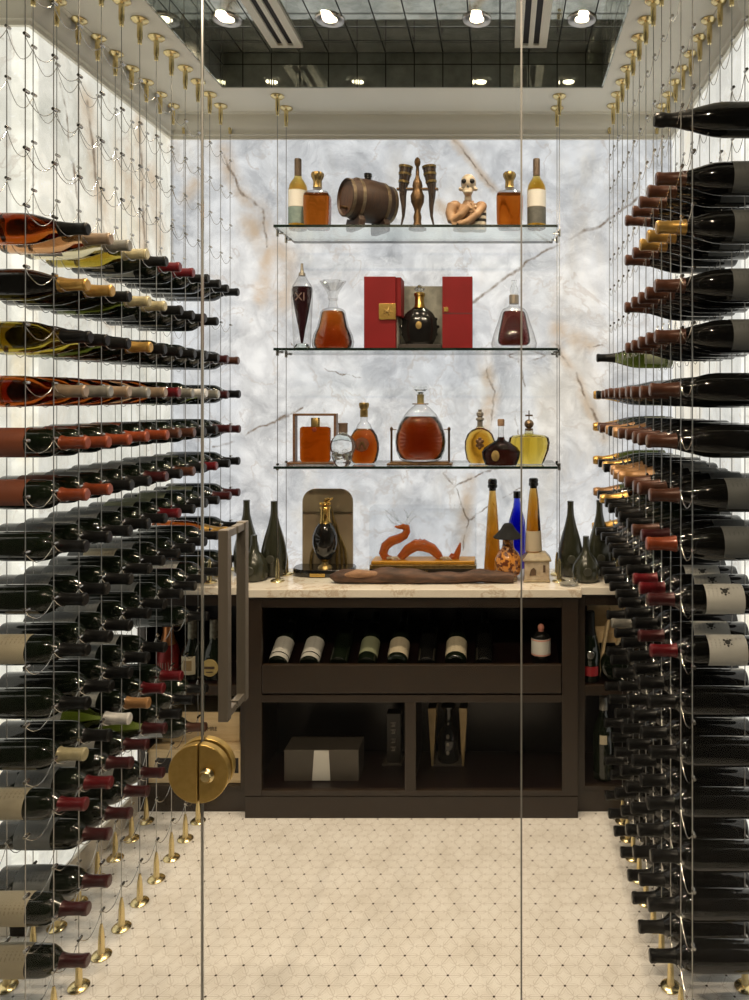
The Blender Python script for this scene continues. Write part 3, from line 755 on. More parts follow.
# ------------------------------------------------------------------ hanging shelves
SZ = [2.262, 1.791, 1.338]     # top faces
def shelf(i, label):
    m = MB(); m.box(-0.866, 0.221, 2.866, 3.160, SZ[i]-0.010, SZ[i])
    for f in m.bm.faces:
        f.normal_update()
        if abs(f.normal.z) < 0.5: f.material_index = 1
    tag(m.build('glass_shelf', [M_shelf, M_edge], smooth=False), label, 'shelf', 'glass shelves hung on cables')
shelf(0, 'top glass shelf with keg and skeleton bust'); shelf(1, 'middle glass shelf with open red box'); shelf(2, 'bottom glass shelf with crystal skull bottle')
for xs, xn, sg in ((-0.8795, 'left', 1), (0.2345, 'right', -1)):
    for ys, yn in ((2.965, 'front'), (3.085, 'back')):
        t = thing('shelf_cable', f'thin {yn} steel cable at the {xn} ends of the glass shelves', 'cable', (xs, ys, CT), group='cables carrying the glass shelves')
        m = MB(); m.tube([(0,0,0.02),(0,0,ZS-CT-0.02)], 0.0014, 6); m.build('cable', M_steel, t)
        place('ceiling_anchor', ME_top, t, (0,0,ZS-CT)); place('counter_anchor', ME_bot, t, (0,0,0))
        for z in SZ:
            m = MB(); m.loft([(0.0,-0.024),(0.0055,-0.024),(0.0065,-0.020),(0.0065,0.004),(0.0,0.004)], 12)
            m.box(-0.004, 0.024, -0.005, 0.005, -0.0145, -0.0105) if sg > 0 else m.box(-0.024, 0.004, -0.005, 0.005, -0.0145, -0.0105)
            m.build('shelf_clamp', M_clip, t, loc=(0,0,z-CT))

# ------------------------------------------------------------------ display pieces
L_amber = spirit('amber_spirit', (0.36,0.062,0.002), 0.06); L_gold = spirit('gold_spirit', (0.60,0.33,0.03), 0.06); L_orange = spirit('orange_spirit', (0.40,0.075,0.004), 0.10)
L_dark = liquid('dark_spirit', (0.030,0.007,0.004)); L_red = spirit('garnet_spirit', (0.085,0.004,0.003), 0.06); L_plum = liquid('plum_spirit', (0.035,0.010,0.010))
L_blue = spirit('cobalt_glass', (0.003,0.006,0.40), 0.05, 1.45); L_tallamber = spirit('tall_amber_glass', (0.42,0.16,0.012), 0.05, 1.45); L_lemon = spirit('pale_yellow_spirit', (0.74,0.56,0.10), 0.07)
C_cry = thin_glass('crystal', (0.96,0.96,0.955), 1.6, 1.2, (0.22,0.20,0.19))
C_thick = liquid('crystal_thick', (0.93,0.94,0.93), 1.45)
M_gold = solid('gilt', (0.78,0.52,0.16), 0.25, 1.0, c2=(0.66,0.42,0.12), scale=60)
M_oldgold = solid('aged_gilt', (0.42,0.30,0.12), 0.38, 1.0, c2=(0.26,0.18,0.07), scale=60)
M_blackg = solid('black_gloss', (0.008,0.008,0.008), 0.12, c2=(0.012,0.011,0.010), scale=20, coat=0.4)
M_cork = solid('cork', (0.25,0.16,0.09), 0.8, c2=(0.17,0.10,0.06), scale=80)
M_bronze = solid('bronze', (0.16,0.095,0.045), 0.42, 0.85, c2=(0.09,0.055,0.028), scale=50)
M_pap1 = LAB['white']; M_teal = solid('teal_paper', (0.16,0.22,0.20), 0.6, c2=(0.12,0.17,0.16), scale=60); M_charc = solid('charcoal_paper', (0.10,0.10,0.085), 0.6, c2=(0.07,0.07,0.06), scale=60)
M_capbrown = solid('capsule_taupe', (0.14,0.095,0.06), 0.45, 0.2, c2=(0.10,0.07,0.045), scale=60)
class Item:
    def __init__(self, name, label, cat, u, y, zbase, group=None, rz=0.0):
        self.y = y; self.s = y / F; self.zb = zbase; self.u = u
        self.root = thing(name, label, cat, (PX(u, y), y, zbase), rz, group)
    def z(self, v): return max(PZ(v, self.y) - self.zb, 0.0)
    def x(self, u): return (u - self.u) * self.s
    def prof(self, pts): return [(hw*self.s, self.z(v)) for hw, v in pts]
    def lathe(self, name, pts, m, n=2.0, sx=1.0, sy=1.0, seg=32, u=None, dy=0.0, cap=True, close=True, lab=None, ripple=0, rip_n=0, a0=0.0, a1=2*PI):
        pf = self.prof(pts)
        if close: pf = [(0.0, pf[0][1])] + pf + [(0.0, pf[-1][1])]
        b = MB(); b.loft(pf, seg, n, sx, sy, c=(self.x(u) if u is not None else 0, dy, 0), cap=False, ripple=ripple, rip_n=rip_n, a0=a0, a1=a1)
        o = b.build(name, m, self.root)
        if lab: o['label'] = lab
        return o
    def part(self, mb, name, m, lab=None, **k):
        o = mb.build(name, m, self.root, **k)
        if lab: o['label'] = lab
        return o

# ---- top shelf
Y1 = 2.945; z1 = SZ[0] + 0.0004
def labelled_whisky(u, lower, where, y=Y1):
    it = Item('whisky_bottle', where, 'bottle', u, y, z1, 'whisky bottles at the ends of the top shelf')
    it.lathe('glass_body', [(8.2,230),(9.3,228),(9.4,224),(9.4,191),(8.6,186),(6.6,182),(4.4,179),(3.4,176),(3.2,170),(3.2,164)], L_gold)
    it.lathe('capsule', [(3.5,176),(3.5,160),(3.2,159)], M_capbrown, seg=20)
    r0 = 9.4*it.s + 0.0006
    for nm, v0, v1, mm in (('upper_label', 208, 191.5, M_pap1), ('lower_label', 225, 208.2, lower)):
        b = MB(); b.loft([(r0, it.z(v0)), (r0, it.z(v1))], 24, cap=False, a0=-PI/2-1.35, a1=-PI/2+1.35); it.part(b, nm, mm)
labelled_whisky(298, M_teal, 'gold whisky bottle with grey-green lower label at left end of top shelf', 2.985)
labelled_whisky(536.5, M_charc, 'gold whisky bottle with charcoal lower label at right end of top shelf')
def square_decanter(u, lab, w=12.3, y=Y1):
    it = Item('square_decanter', lab, 'decanter', u, y, z1, 'square orange decanters on the top shelf')
    it.lathe('glass_body', [(w-2.2,230),(w-1.0,228),(w,222),(w+0.4,206),(w+0.3,198),(w-0.3,195)], L_orange, n=6, sy=0.8, seg=48)
    it.lathe('shoulder', [(w-0.4,195),(w-1.5,192.5),(7,191),(4.2,190),(4.0,186.5)], C_cry, n=3, sy=0.8)
    it.lathe('stopper', [(4.6,188),(4.2,187),(4.0,181),(5.0,179),(6.1,176.5),(6.2,174),(5.0,172.5)], M_oldgold, seg=40, ripple=0.06, rip_n=10)
square_decanter(317.5, 'square orange decanter with ribbed gold stopper beside the wooden keg')
square_decanter(509.5, 'square orange decanter with ribbed gold stopper beside the skeleton bust', 12.8)
# keg on its cradle
M_stave = solid('oak_staves', (0.055,0.027,0.013), 0.55, c2=(0.025,0.012,0.007), scale=26, stretch=(6,6,0.5), bump=0.15)
M_head = solid('oak_head', (0.080,0.042,0.022), 0.5, c2=(0.036,0.018,0.010), scale=30, stretch=(1,6,1))
M_hoop = solid('keg_hoop', (0.30,0.24,0.16), 0.36, 0.8, c2=(0.18,0.13,0.08), scale=60)
it = Item('wooden_keg', 'small dark wooden keg lying on a cradle on the top shelf', 'keg', 368, 2.99, z1)
s = it.s; L = 0.100; R0, R1 = 0.070, 0.085
cz_ = it.z(201.5)
Mk = Matrix.Translation((0, 0, cz_)) @ Matrix.Rotation(math.radians(38), 4, 'Z') @ Matrix.Rotation(-PI/2, 4, 'Y')
b = MB(); b.loft([(R0-0.006, L-0.008)] + [(R1-(R1-R0)*(q/6.0)**2, q*L/6.0) for q in range(6, -7, -1)] + [(R0-0.006, -L+0.008)], 40, M=Mk, cap=False); it.part(b, 'staves', M_stave)
for sg in (1, -1):
    b = MB(); b.loft([(0.0, sg*(L-0.008)), (R0-0.005, sg*(L-0.008))], 36, M=Mk, cap=False); it.part(b, 'head', M_head)
for q in (0.92, 0.55, -0.55, -0.92):
    r_ = R1-(R1-R0)*q*q + 0.0015
    b = MB(); b.loft([(r_, q*L-0.007), (r_+0.001, q*L-0.006), (r_+0.001, q*L+0.006), (r_, q*L+0.007)], 40, M=Mk, cap=False); it.part(b, 'hoop', M_hoop)
b = MB(); b.loft([(0.014,0.078),(0.014,0.096),(0.016,0.098),(0.016,0.110),(0.0,0.111)], 18, c=(0,0,cz_)); it.part(b, 'bung', M_blackg)
Mt = Mk @ Matrix.Translation((-0.040,0,L-0.008))
b = MB(); b.loft([(0.0,0.0),(0.007,0.0),(0.006,0.020),(0.008,0.022),(0.008,0.028),(0.0,0.028)], 14, M=Mt); it.part(b, 'tap', M_bronze)
for q in (0.55, -0.55):
    b = MB(); pts = [(-0.055,0.0),(0.055,0.0),(0.060,0.030)] + [((R1+0.001)*math.sin(a), cz_-(R1+0.001)*math.cos(a)) for a in [0.62-0.155*k for k in range(9)]] + [(-0.060,0.030)]
    b.prism(pts, -0.013, 0.013, M=Matrix.Rotation(math.radians(38), 4, 'Z') @ Matrix.Translation((-q*L,0,0)) @ Matrix.Rotation(PI/2, 4, 'Z')); it.part(b, 'cradle', M_stave, smooth=False, bevel=0.003)
# drinking horn stand
M_horn = solid('dark_horn', (0.045,0.026,0.015), 0.25, c2=(0.020,0.012,0.008), scale=20, coat=0.3)
it = Item('drinking_horn_stand', 'bronze figure stand holding two ringed drinking horns on the top shelf', 'horn stand', 417.5, Y1+0.01, z1)
it.lathe('column', [(9,231),(9,228.5),(5,227),(3.6,222),(4.2,217),(3.0,212),(4.0,208),(6.6,202),(7.0,196),(4.8,191),(4.6,189),(5.2,186),(4.4,182),(2.8,179),(1.9,176),(1.8,171),(1.5,167),(2.8,164.5),(3.2,162),(2.4,159),(0.9,157.5)], M_bronze, seg=24)
b = MB(); b.loft([(0.016, it.z(191)),(0.017, it.z(190.5)),(0.017, it.z(188.5)),(0.016, it.z(188))], 24)
b.box(-0.082, 0.082, -0.010, 0.010, it.z(190.2), it.z(188.2)); it.part(b, 'crossbar', M_bronze, bevel=0.002)
M_hornrim = solid('horn_ring_brass', (0.30,0.22,0.09), 0.4, 0.8, c2=(0.16,0.11,0.045), scale=60)
for sg in (-1, 1):
    P = [(sg*0.0455, it.z(166.5)), (sg*0.050, it.z(176)), (sg*0.0565, it.z(187)), (sg*0.0575, it.z(196)), (sg*0.0545, it.z(206)), (sg*0.0555, it.z(216)), (sg*0.0665, it.z(228.5))]
    ctr = []; rad = []
    rr_ = [0.0265, 0.0235, 0.0175, 0.0135, 0.0095, 0.0058, 0.0022]
    for a in range(6):
        for q in range(4):
            f = q/4.0; ctr.append((P[a][0]+(P[a+1][0]-P[a][0])*f, 0, P[a][1]+(P[a+1][1]-P[a][1])*f)); rad.append(rr_[a]+(rr_[a+1]-rr_[a])*f)
    b = MB(); b.tube(ctr, rad, 16); h = it.part(b, 'drinking_horn', M_horn)
    for q in (0, 3, 6):
        c_, c2_ = Vector(ctr[q]), Vector(ctr[q+1]); d_ = (c2_-c_).normalized()
        b = MB(); b.tube([c_ - d_*0.001, c_ + d_*0.0075], [rad[q]+0.002, rad[q]+0.0010], 18); b.build('band', M_hornrim, h)
# skeleton bust
M_bone = solid('painted_bone', (0.62,0.54,0.42), 0.5, c2=(0.48,0.40,0.29), scale=26)
M_flesh = solid('terracotta_flesh', (0.36,0.22,0.115), 0.5, c2=(0.26,0.15,0.075), scale=22)
M_eye = solid('socket_black', (0.008,0.007,0.006), 0.3)
it = Item('skeleton_bust', 'painted skeleton bust with crossed arms and striped sleeve on the top shelf', 'figurine', 468, Y1+0.02, z1)
S_ = it.s
def P3(u, v, d): return (it.x(u), d, it.z(v))
b = MB(); b.ball(P3(468.5,183,0), (0.0305,0.034,0.034), 28, 18); b.ball(P3(468,192,-0.008), (0.020,0.024,0.019), 24, 14)
b.ball(P3(461,190,-0.012), (0.010,0.012,0.008), 14, 10); b.ball(P3(475.5,190,-0.012), (0.010,0.012,0.008), 14, 10); b.tube([P3(468,194,0.004), P3(468,204,0.008)], [0.014,0.016], 14)
sk = it.part(b, 'skull', M_bone, remesh=0.0026, smooth_it=4)
for du in (-4.0, 4.0):
    b = MB(); b.ball(P3(468.3+du, 183.2, -0.0285), (0.0105,0.008,0.0098), 18, 12); b.build('eye_socket', M_eye, sk)
b = MB(); b.prism([(it.x(466.8), it.z(189.5)), (it.x(469.6), it.z(189.5)), (it.x(468.2), it.z(187))], -0.034, -0.026); b.build('nose_hole', M_eye, sk, smooth=False)
M_tooth = solid('teeth_ivory', (0.66,0.60,0.48), 0.4)
for q in range(6):
    b = MB(); b.ball(P3(464.6+q*1.4, 193.6, -0.0318+abs(q-2.5)*0.0010), (0.0026,0.002,0.0042), 8, 6); b.build('tooth', M_tooth, sk)
b = MB()
b.ball(P3(467,216,0.008), (0.050,0.034,0.052), 24, 16); b.tube([P3(468,200,0.008), P3(468,208,0.010)], [0.018,0.030], 14)
b.ball(P3(455,206,0.004), (0.026,0.026,0.022), 18, 12); b.ball(P3(481,206,0.006), (0.024,0.024,0.020), 18, 12)
b.tube([P3(453,205,-0.002), P3(450.5,214,-0.010), P3(452.5,223,-0.022)], [0.023,0.021,0.018], 14); b.tube([P3(452.5,223,-0.022), P3(462,217,-0.040), P3(470,209,-0.044)], [0.018,0.015,0.012], 14)
b.tube([P3(482,207,-0.004), P3(477,216,-0.030), P3(468,224,-0.040), P3(459,226.5,-0.036)], [0.020,0.016,0.014,0.011], 14)
for q, (a, c_) in enumerate((((471,207),(474,203.5)), ((472,208.5),(476.5,206)), ((472.5,210.5),(477,209.5)), ((471.5,212.5),(475.5,213)))): b.tube([P3(a[0],a[1],-0.044), P3(c_[0],c_[1],-0.040)], [0.0050,0.0036], 8)
for q, (a, c_) in enumerate((((458,225),(453,221.5)), ((457,226.5),(451.5,224.5)), ((457,228),(452,227)))): b.tube([P3(a[0],a[1],-0.036), P3(c_[0],c_[1],-0.036)], [0.0050,0.0036], 8)
it.part(b, 'torso', M_flesh, remesh=0.0030, smooth_it=3)
t_ = NT('striped_cloth'); X, Y, Z = t_.xyz(t_.obj())
st = t_.smooth(t_.math('SINE', t_.math('ADD', t_.math('MULTIPLY', Z, 2*PI/0.0235), t_.math('MULTIPLY', t_.noise(t_.obj(), 14, 2), 1.2))), -0.12, 0.12)
M_stripe = t_.surf(Base_Color=t_.mix(st, (0.014,0.012,0.010), (0.62,0.56,0.45)), Roughness=0.7)
b = MB(); b.loft([(0.0,0.0),(0.031,0.0),(0.034,0.006),(0.034,it.z(207)-0.006),(0.029,it.z(205.5)),(0.0,it.z(205))], 32, 4, 0.85, 0.8, c=(it.x(479),0.014,0)); it.part(b, 'striped_sleeve', M_stripe)
b = MB(); b.loft([(0.0,0.0),(0.040,0.0),(0.040,0.010),(0.036,0.022),(0.0,0.024)], 32, 2, 1.0, 0.75, c=(it.x(463),0.006,0)); it.part(b, 'base', M_stripe)

# ---- middle shelf
Y2 = 2.945; z2 = SZ[1] + 0.0004
it = Item('faceted_decanter', 'tall faceted decanter of dark plum spirit at left end of middle shelf', 'decanter', 302, Y2, z2)
it.lathe('crystal_body', [(7.5,350),(8.6,348),(9.2,340),(10.8,300),(11.0,290),(9.8,286),(6.5,281),(3.6,276),(3.3,273)], C_cry, seg=12, sy=0.72)
it.lathe('spirit', [(1.2,343),(3.2,330),(7.0,312),(9.6,296),(10.0,289.5),(9.4,287)], L_plum, seg=12, sy=0.68)
it.lathe('foot', [(9.0,350.5),(9.2,349),(6.0,344),(2.0,343)], C_thick, seg=12, sy=0.7)
it.lathe('stopper', [(3.6,276),(3.4,274),(2.0,272),(1.4,268),(1.3,263.5)], M_nickel, seg=12)
text_mesh('monogram', 'XI', 0.044, solid('etched_ivory', (0.13,0.085,0.07), 0.5), it.root, (0, -0.0315, it.z(298)))
it = Item('bell_decanter', 'bell-shaped amber decanter with flared crystal stopper on the middle shelf', 'decanter', 333, Y2, z2)
it.lathe('crystal_body', [(18,350.5),(20.5,347),(21.2,342),(19.6,335),(15.8,327),(13.6,318),(12.6,312),(10.4,309.5),(5.0,307.5),(4.2,304),(4.2,298.5)], C_cry, sy=0.62)
it.lathe('spirit', [(16.2,349.5),(18.6,346),(19.2,342),(17.8,335),(14.2,327),(12.2,318),(11.3,313),(9.6,311)], L_amber, sy=0.58)
it.lathe('stopper', [(3.4,301),(4.6,299.5),(4.2,296),(5.2,292.5),(7.6,288),(10.6,283.5),(11.8,281),(10.6,281.2),(7.0,287),(3.0,291)], C_cry, seg=48, ripple=0.14, rip_n=6, sy=0.8)
# open red presentation box
M_redbox = solid('red_lacquer', (0.17,0.006,0.008), 0.6, c2=(0.145,0.005,0.006), scale=12, spec=0.2)
M_boxin = solid('grey_suede', (0.30,0.29,0.25), 0.75, c2=(0.22,0.215,0.19), scale=50); M_boxdark = solid('box_dark', (0.020,0.013,0.010), 0.5)
it = Item('presentation_box', 'open red presentation box with gold clasp around a black decanter', 'box', 418.5, 2.93, z2)
zt2 = it.z(277)
b = MB(); b.box(it.x(397), it.x(443), 0.130, 0.142, 0.0, it.z(281)); b.box(it.x(396.5)-0.004, it.x(396.5)+0.002, 0.02, 0.142, 0, it.z(281)); b.box(it.x(443)-0.001, it.x(443)+0.005, 0.02, 0.142, 0, it.z(281)); it.part(b, 'back_shell', M_boxin, smooth=False, bevel=0.001)
b = MB(); b.box(it.x(398), it.x(441.5), 0.012, 0.128, 0.0, 0.020); it.part(b, 'plinth', M_boxdark, smooth=False, bevel=0.001)
b = MB(); b.box(it.x(364.5), it.x(396), -0.012, 0.018, 0.0, zt2); b.box(it.x(396), it.x(401), 0.000, 0.100, it.z(316), zt2-0.001); dl = it.part(b, 'door', M_redbox, smooth=False, bevel=0.0012)
b = MB(); b.box(it.x(379.5), it.x(396.4), -0.0165, -0.0122, it.z(320), it.z(304)); cl = b.build('clasp', M_gold, dl, bevel=0.0008, smooth=False)
for q in range(5):
    b = MB(); a = q*2*PI/5; b.tube([(it.x(388), -0.017, it.z(312)), (it.x(388)+0.020*math.cos(a), -0.017, it.z(312)+0.020*math.sin(a)*0.9)], [0.0035,0.0015], 6); b.build('relief', M_oldgold, cl)
b = MB(); b.box(it.x(442.5), it.x(472.5), -0.012, 0.018, 0.0, zt2); dr = it.part(b, 'door', M_redbox, smooth=False, bevel=0.0012)
b = MB(); b.box(it.x(444), it.x(448.5), -0.0150, -0.0122, it.z(312), it.z(307.5)); b.build('catch', M_gold, dr, bevel=0.0006, smooth=False)
b = MB(); b.box(it.x(442.7), it.x(472.3), -0.0126, -0.0121, it.z(314.0), it.z(313.4)); b.build('seam', M_boxdark, dr, smooth=False)
zz2 = z2 + 0.0204
it = Item('round_decanter', 'black round decanter with gold neck inside the open red box', 'decanter', 419.5, 3.0, zz2)
it.lathe('glass_body', [(9,350),(13,345),(16.6,338),(18.2,329),(17.2,320),(13.8,313.5),(9.0,309.5),(5.5,307),(4.8,304)], M_blackg, sy=0.42)
for q in range(12):
    a = math.radians(-50 + q*280/11.0); b = MB(); b.ball((18.4*it.s*math.cos(a), 0, it.z(327)+17.6*it.s*math.sin(a)), (0.0065,0.005,0.0065), 10, 8); it.part(b, 'rim_point', M_blackg)
it.lathe('neck', [(5.6,308),(5.2,306),(4.6,304),(4.5,297),(5.6,296),(5.6,293.5),(4.4,292.5)], M_gold, seg=24)
b = MB(); b.loft([(0.0,it.z(293)),(0.012,it.z(292.5)),(0.017,it.z(289.5)),(0.010,it.z(286)),(0.0,it.z(284.5))], 16); 
for q in range(8): b.ball((0.015*math.cos(q*PI/4), 0.015*math.sin(q*PI/4), it.z(289)), 0.006, 8, 6)
it.part(b, 'stopper', C_thick)
b = MB(); b.loft([(0.0,0.0),(0.012,0.0),(0.012,0.002),(0.0,0.003)], 20, 2, 1.0, 1.25, M=Matrix.Translation((0,-0.0315,it.z(326))) @ Matrix.Rotation(PI/2, 4, 'X')); it.part(b, 'medallion', M_oldgold)
for dx_, dz_ in ((-0.012,-0.036),(0.012,-0.036)):
    b = MB(); b.ball((dx_, -0.024, it.z(326)+dz_), (0.006,0.003,0.004), 10, 8); it.part(b, 'fleur', M_oldgold)
it = Item('flared_decanter', 'garnet-red decanter in thick crystal with upright glass stopper, right end of middle shelf', 'decanter', 514, Y2, z2)
it.lathe('crystal_body', [(20,350.5),(22.5,347.5),(23,343),(20.5,334),(16.2,322),(13.4,313),(11.0,309),(5.5,306.5),(4.6,303),(4.6,297)], C_cry, sy=0.6)
it.lathe('spirit', [(12.5,345.5),(15.5,343.5),(16.4,340),(15.0,331),(12.6,320),(11.0,312.5),(9.4,311.2)], L_red, sy=0.55)
it.lathe('neck_collar', [(4.9,304),(4.9,295.5),(4.4,295)], M_nickel, seg=24)
it.lathe('stopper', [(3.6,295.5),(4.4,291),(3.4,287),(2.2,284),(2.6,280.5)], C_thick, seg=20)

# ---- bottom shelf
Y3 = 2.945; z3 = SZ[2] + 0.0004
M_frame = solid('walnut_frame', (0.17,0.085,0.040), 0.45, c2=(0.11,0.052,0.024), scale=20, stretch=(1,1,5))
it = Item('framed_bottle_stand', 'walnut frame stand around a flat amber bottle, left end of bottom shelf', 'frame', 315.5, 2.985, z3)
zt3 = it.z(413.5); w_ = it.x(337); wd = 0.020; f_ = 0.009
b = MB(); b.box(-w_, -w_+f_, -wd, wd, 0.008, zt3); b.box(w_-f_, w_, -wd, wd, 0.008, zt3); b.box(-w_+f_, w_-f_, -wd, wd, zt3-f_, zt3); it.part(b, 'frame', M_frame, smooth=False, bevel=0.001)
b = MB(); b.box(-w_-0.020, w_+0.006, -0.034, 0.034, 0.0, 0.008); it.part(b, 'base', M_frame, smooth=False, bevel=0.001)
it2 = Item('flat_bottle', 'flat square amber bottle standing inside the walnut frame', 'bottle', 315.5, 2.985, z3 + 0.0084)
it2.lathe('glass_body', [(13.5,462),(15.0,459),(15.2,432),(15.0,428),(13.0,426.5)], spirit('amber_spirit_flat', (0.36,0.075,0.004), 0.030), n=5, sy=0.30, seg=48)
it2.lathe('cap', [(4.3,427),(4.3,418.5),(3.8,417.8)], M_oldgold, n=4, sy=0.7)
b = MB(); b.loft([(0.0,0.0),(0.010,0.0),(0.008,0.002),(0.0,0.002)], 6, M=Matrix.Translation((0,-0.0195,it2.z(429.5))) @ Matrix.Rotation(PI/2, 4, 'X')); it2.part(b, 'seal', solid('wax_seal', (0.20,0.035,0.018), 0.4))
it = Item('crystal_skull_bottle', 'clear crystal skull bottle with cork in front of the amber decanters', 'bottle', 343, 2.905, z3)
b = MB()
b.ball((0,0,it.z(446)), (0.050,0.052,0.048), 32, 22); b.ball((0,-0.014,it.z(455)), (0.041,0.042,0.036), 24, 16); b.ball((0,-0.016,it.z(461)), (0.034,0.034,0.026), 20, 14)
b.ball((-0.026,-0.030,it.z(455)), (0.012,0.012,0.009), 12, 8); b.ball((0.026,-0.030,it.z(455)), (0.012,0.012,0.009), 12, 8); b.loft([(0.0,it.z(439)),(0.018,it.z(439)),(0.016,it.z(432)),(0.0,it.z(431.5))], 16); b.loft([(0.0,0.0005),(0.028,0.0005),(0.032,0.012),(0.0,0.014)], 20, c=(0,-0.012,0))
it.part(b, 'glass_body', C_thick, remesh=0.0030, smooth_it=2)
for sg in (-1, 1):
    b = MB(); b.ball((sg*0.0175,-0.0495,it.z(451)), (0.0115,0.006,0.0110), 18, 12); it.part(b, 'eye_socket', C_cry)
it.lathe('cork', [(4.6,432.5),(4.6,425),(4.8,424.5),(4.8,423)], solid('cork_brown', (0.13,0.085,0.055), 0.7, c2=(0.09,0.055,0.035), scale=60), seg=20)
it = Item('round_shoulder_decanter', 'amber decanter with gold stopper behind the crystal skull', 'decanter', 364, 2.985, z3)
it.lathe('glass_body', [(10.5,463),(13.0,460),(15.2,450),(15.2,444),(13.2,436),(9.6,430),(7.6,428.5)], L_amber, sy=0.6)
it.lathe('neck', [(8.8,430),(6.5,424.5),(3.6,421),(3.4,416.5)], C_cry)
it.lathe('stopper', [(3.9,417),(3.9,410),(3.5,409.5),(4.6,407.5),(5.2,404.5),(4.6,402.6)], M_oldgold, seg=24)
b = MB(); b.loft([(0.0,0.0),(0.030,0.0),(0.029,0.002),(0.0,0.003)], 8, M=Matrix.Translation((-0.002,-0.0365,it.z(444))) @ Matrix.Rotation(math.radians(84), 4, 'X')); e_ = it.part(b, 'emblem', solid('emblem_bronze', (0.16,0.055,0.025), 0.45, 0.5, c2=(0.08,0.03,0.015), scale=80))
for sg in (-1,1):
    b = MB(); b.tube([(sg*0.012,-0.041,it.z(448)), (sg*0.003,-0.041,it.z(441)), (-sg*0.010,-0.041,it.z(446))], [0.003,0.0022,0.0018], 6); b.build('relief', M_oldgold, e_)
it = Item('cradle_stand', 'bronze cradle stand with two side posts on the bottom shelf', 'stand', 420, 2.935, z3)
b = MB(); b.box(it.x(388), it.x(452.5), -0.036, 0.036, 0.0, 0.008); b.box(it.x(391), it.x(449.5), -0.030, 0.030, 0.008, 0.014); it.part(b, 'base', M_bronze, smooth=False, bevel=0.002)
for u in (391.5, 449):
    b = MB(); b.loft([(0.0,0.012),(0.0042,0.012),(0.0042,it.z(431)),(0.0062,it.z(430)),(0.0062,it.z(428)),(0.0,it.z(426.5))], 12, c=(it.x(u),0,0)); p = it.part(b, 'post', M_bronze)
    b = MB(); b.tube([(it.x(u),0,it.z(429.5)), (it.x(u)+(0.020 if u < 420 else -0.020),0,it.z(429.5))], 0.0016, 8); b.build('pin', M_bronze, p)
it = Item('large_cradle_decanter', 'large amber decanter with clear disc stopper held in the bronze cradle', 'decanter', 420.5, 2.935, z3 + 0.0144)
it.lathe('crystal_body', [(17,461),(21,459),(24.4,451),(25.4,442),(24.6,434),(21.4,424),(15.6,414),(9.2,407.5),(4.8,404.5),(3.6,403)], C_cry, sy=0.55)
it.lathe('spirit', [(16.5,459.4),(20.6,457.2),(23.7,450),(24.7,442),(23.9,434),(20.7,424.5),(15.8,417),(14.0,416.3)], L_amber, sy=0.50)
it.lathe('collar', [(8.0,404.5),(8.4,404),(8.0,403.4)], M_bronze, seg=24, sy=0.6)
it.lathe('cork', [(3.4,404),(3.4,395.5),(4.0,394.5)], solid('cork_olive', (0.30,0.26,0.11), 0.6, c2=(0.22,0.18,0.08), scale=60), seg=20)
it.lathe('stopper', [(2.0,394.8),(3.4,392),(6.8,389.5),(6.8,387),(3.0,386)], C_thick, seg=24)
it = Item('oval_yellow_bottle', 'oval yellow bottle with silver finial stopper and leaf emblem on the bottom shelf', 'bottle', 480, 2.985, z3)
it.lathe('glass_body', [(10.5,463),(13.6,459),(15.4,449),(15.2,441),(12.6,434),(8.4,430),(4.0,428),(3.4,426)], L_gold, sy=0.5)
it.lathe('stopper', [(2.8,427),(2.8,421),(4.2,420),(4.2,418.5),(2.2,417),(3.6,415.5),(3.6,413),(1.8,411.5),(2.0,409.5)], M_nickel, seg=20)
M_leaf = solid('emblem_dark', (0.11,0.055,0.022), 0.45, 0.3)
b = MB()
for q in range(6): b.ball((0.011*math.cos(q*PI/3+0.5), -0.0315+0.002*(q%2), it.z(443)+0.017*math.sin(q*PI/3+0.5)), (0.008,0.003,0.008), 10, 8)
b.ball((0,-0.031,it.z(443)), (0.009,0.004,0.011), 12, 8); it.part(b, 'emblem', M_leaf, remesh=0.0018)
it = Item('low_faceted_decanter', 'low black faceted decanter with oval medallion in front of the crown bottle', 'decanter', 501, 2.905, z3)
it.lathe('glass_body', [(13,467.5),(15.6,465),(18.4,458),(19.2,452),(16.6,447.5),(10,443),(4.0,440),(3.2,437)], L_dark, seg=10, sy=0.6)
it.lathe('neck', [(3.4,441),(2.8,434),(2.8,425.5)], C_cry, seg=18)
it.lathe('cork', [(3.4,426),(3.6,420.5),(3.0,419)], M_cork, seg=18)
b = MB(); b.loft([(0.0,0.0),(0.0185,0.0),(0.0175,0.002),(0.0,0.003)], 24, 2, 0.85, 1.15, M=Matrix.Translation((it.x(495.5),-0.0445,it.z(455))) @ Matrix.Rotation(math.radians(82), 4, 'X')); it.part(b, 'medallion', M_oldgold)
it = Item('crown_bottle', 'crown-shaped pale yellow bottle with orb-and-cross stopper on the bottom shelf', 'bottle', 529, 2.975, z3)
it.lathe('glass_body', [(13.5,463.5),(15,461),(16.5,457),(19.2,450),(20.2,443),(19.0,437.5),(15.5,435.5),(9.5,434.8),(4.4,433.5),(4.0,431)], L_lemon, sy=0.6, seg=48, ripple=0.035, rip_n=8)
it.lathe('neck', [(4.3,435),(4.3,429.5)], C_cry, seg=20)
b = MB(); b.ball((0,0,it.z(424)), (4.8*it.s,4.8*it.s,4.6*it.s), 18, 12); b.loft([(0.0,it.z(431)),(0.016,it.z(430.5)),(0.016,it.z(428.5)),(0.0,it.z(428))], 18); b.box(-0.0022,0.0022,-0.002,0.002,it.z(420),it.z(410.5)); b.box(-0.0145,0.0145,-0.002,0.002,it.z(416.2),it.z(414.6)); it.part(b, 'stopper', solid('orb_bronze', (0.22,0.15,0.09), 0.4, 0.8, c2=(0.12,0.08,0.05), scale=60))

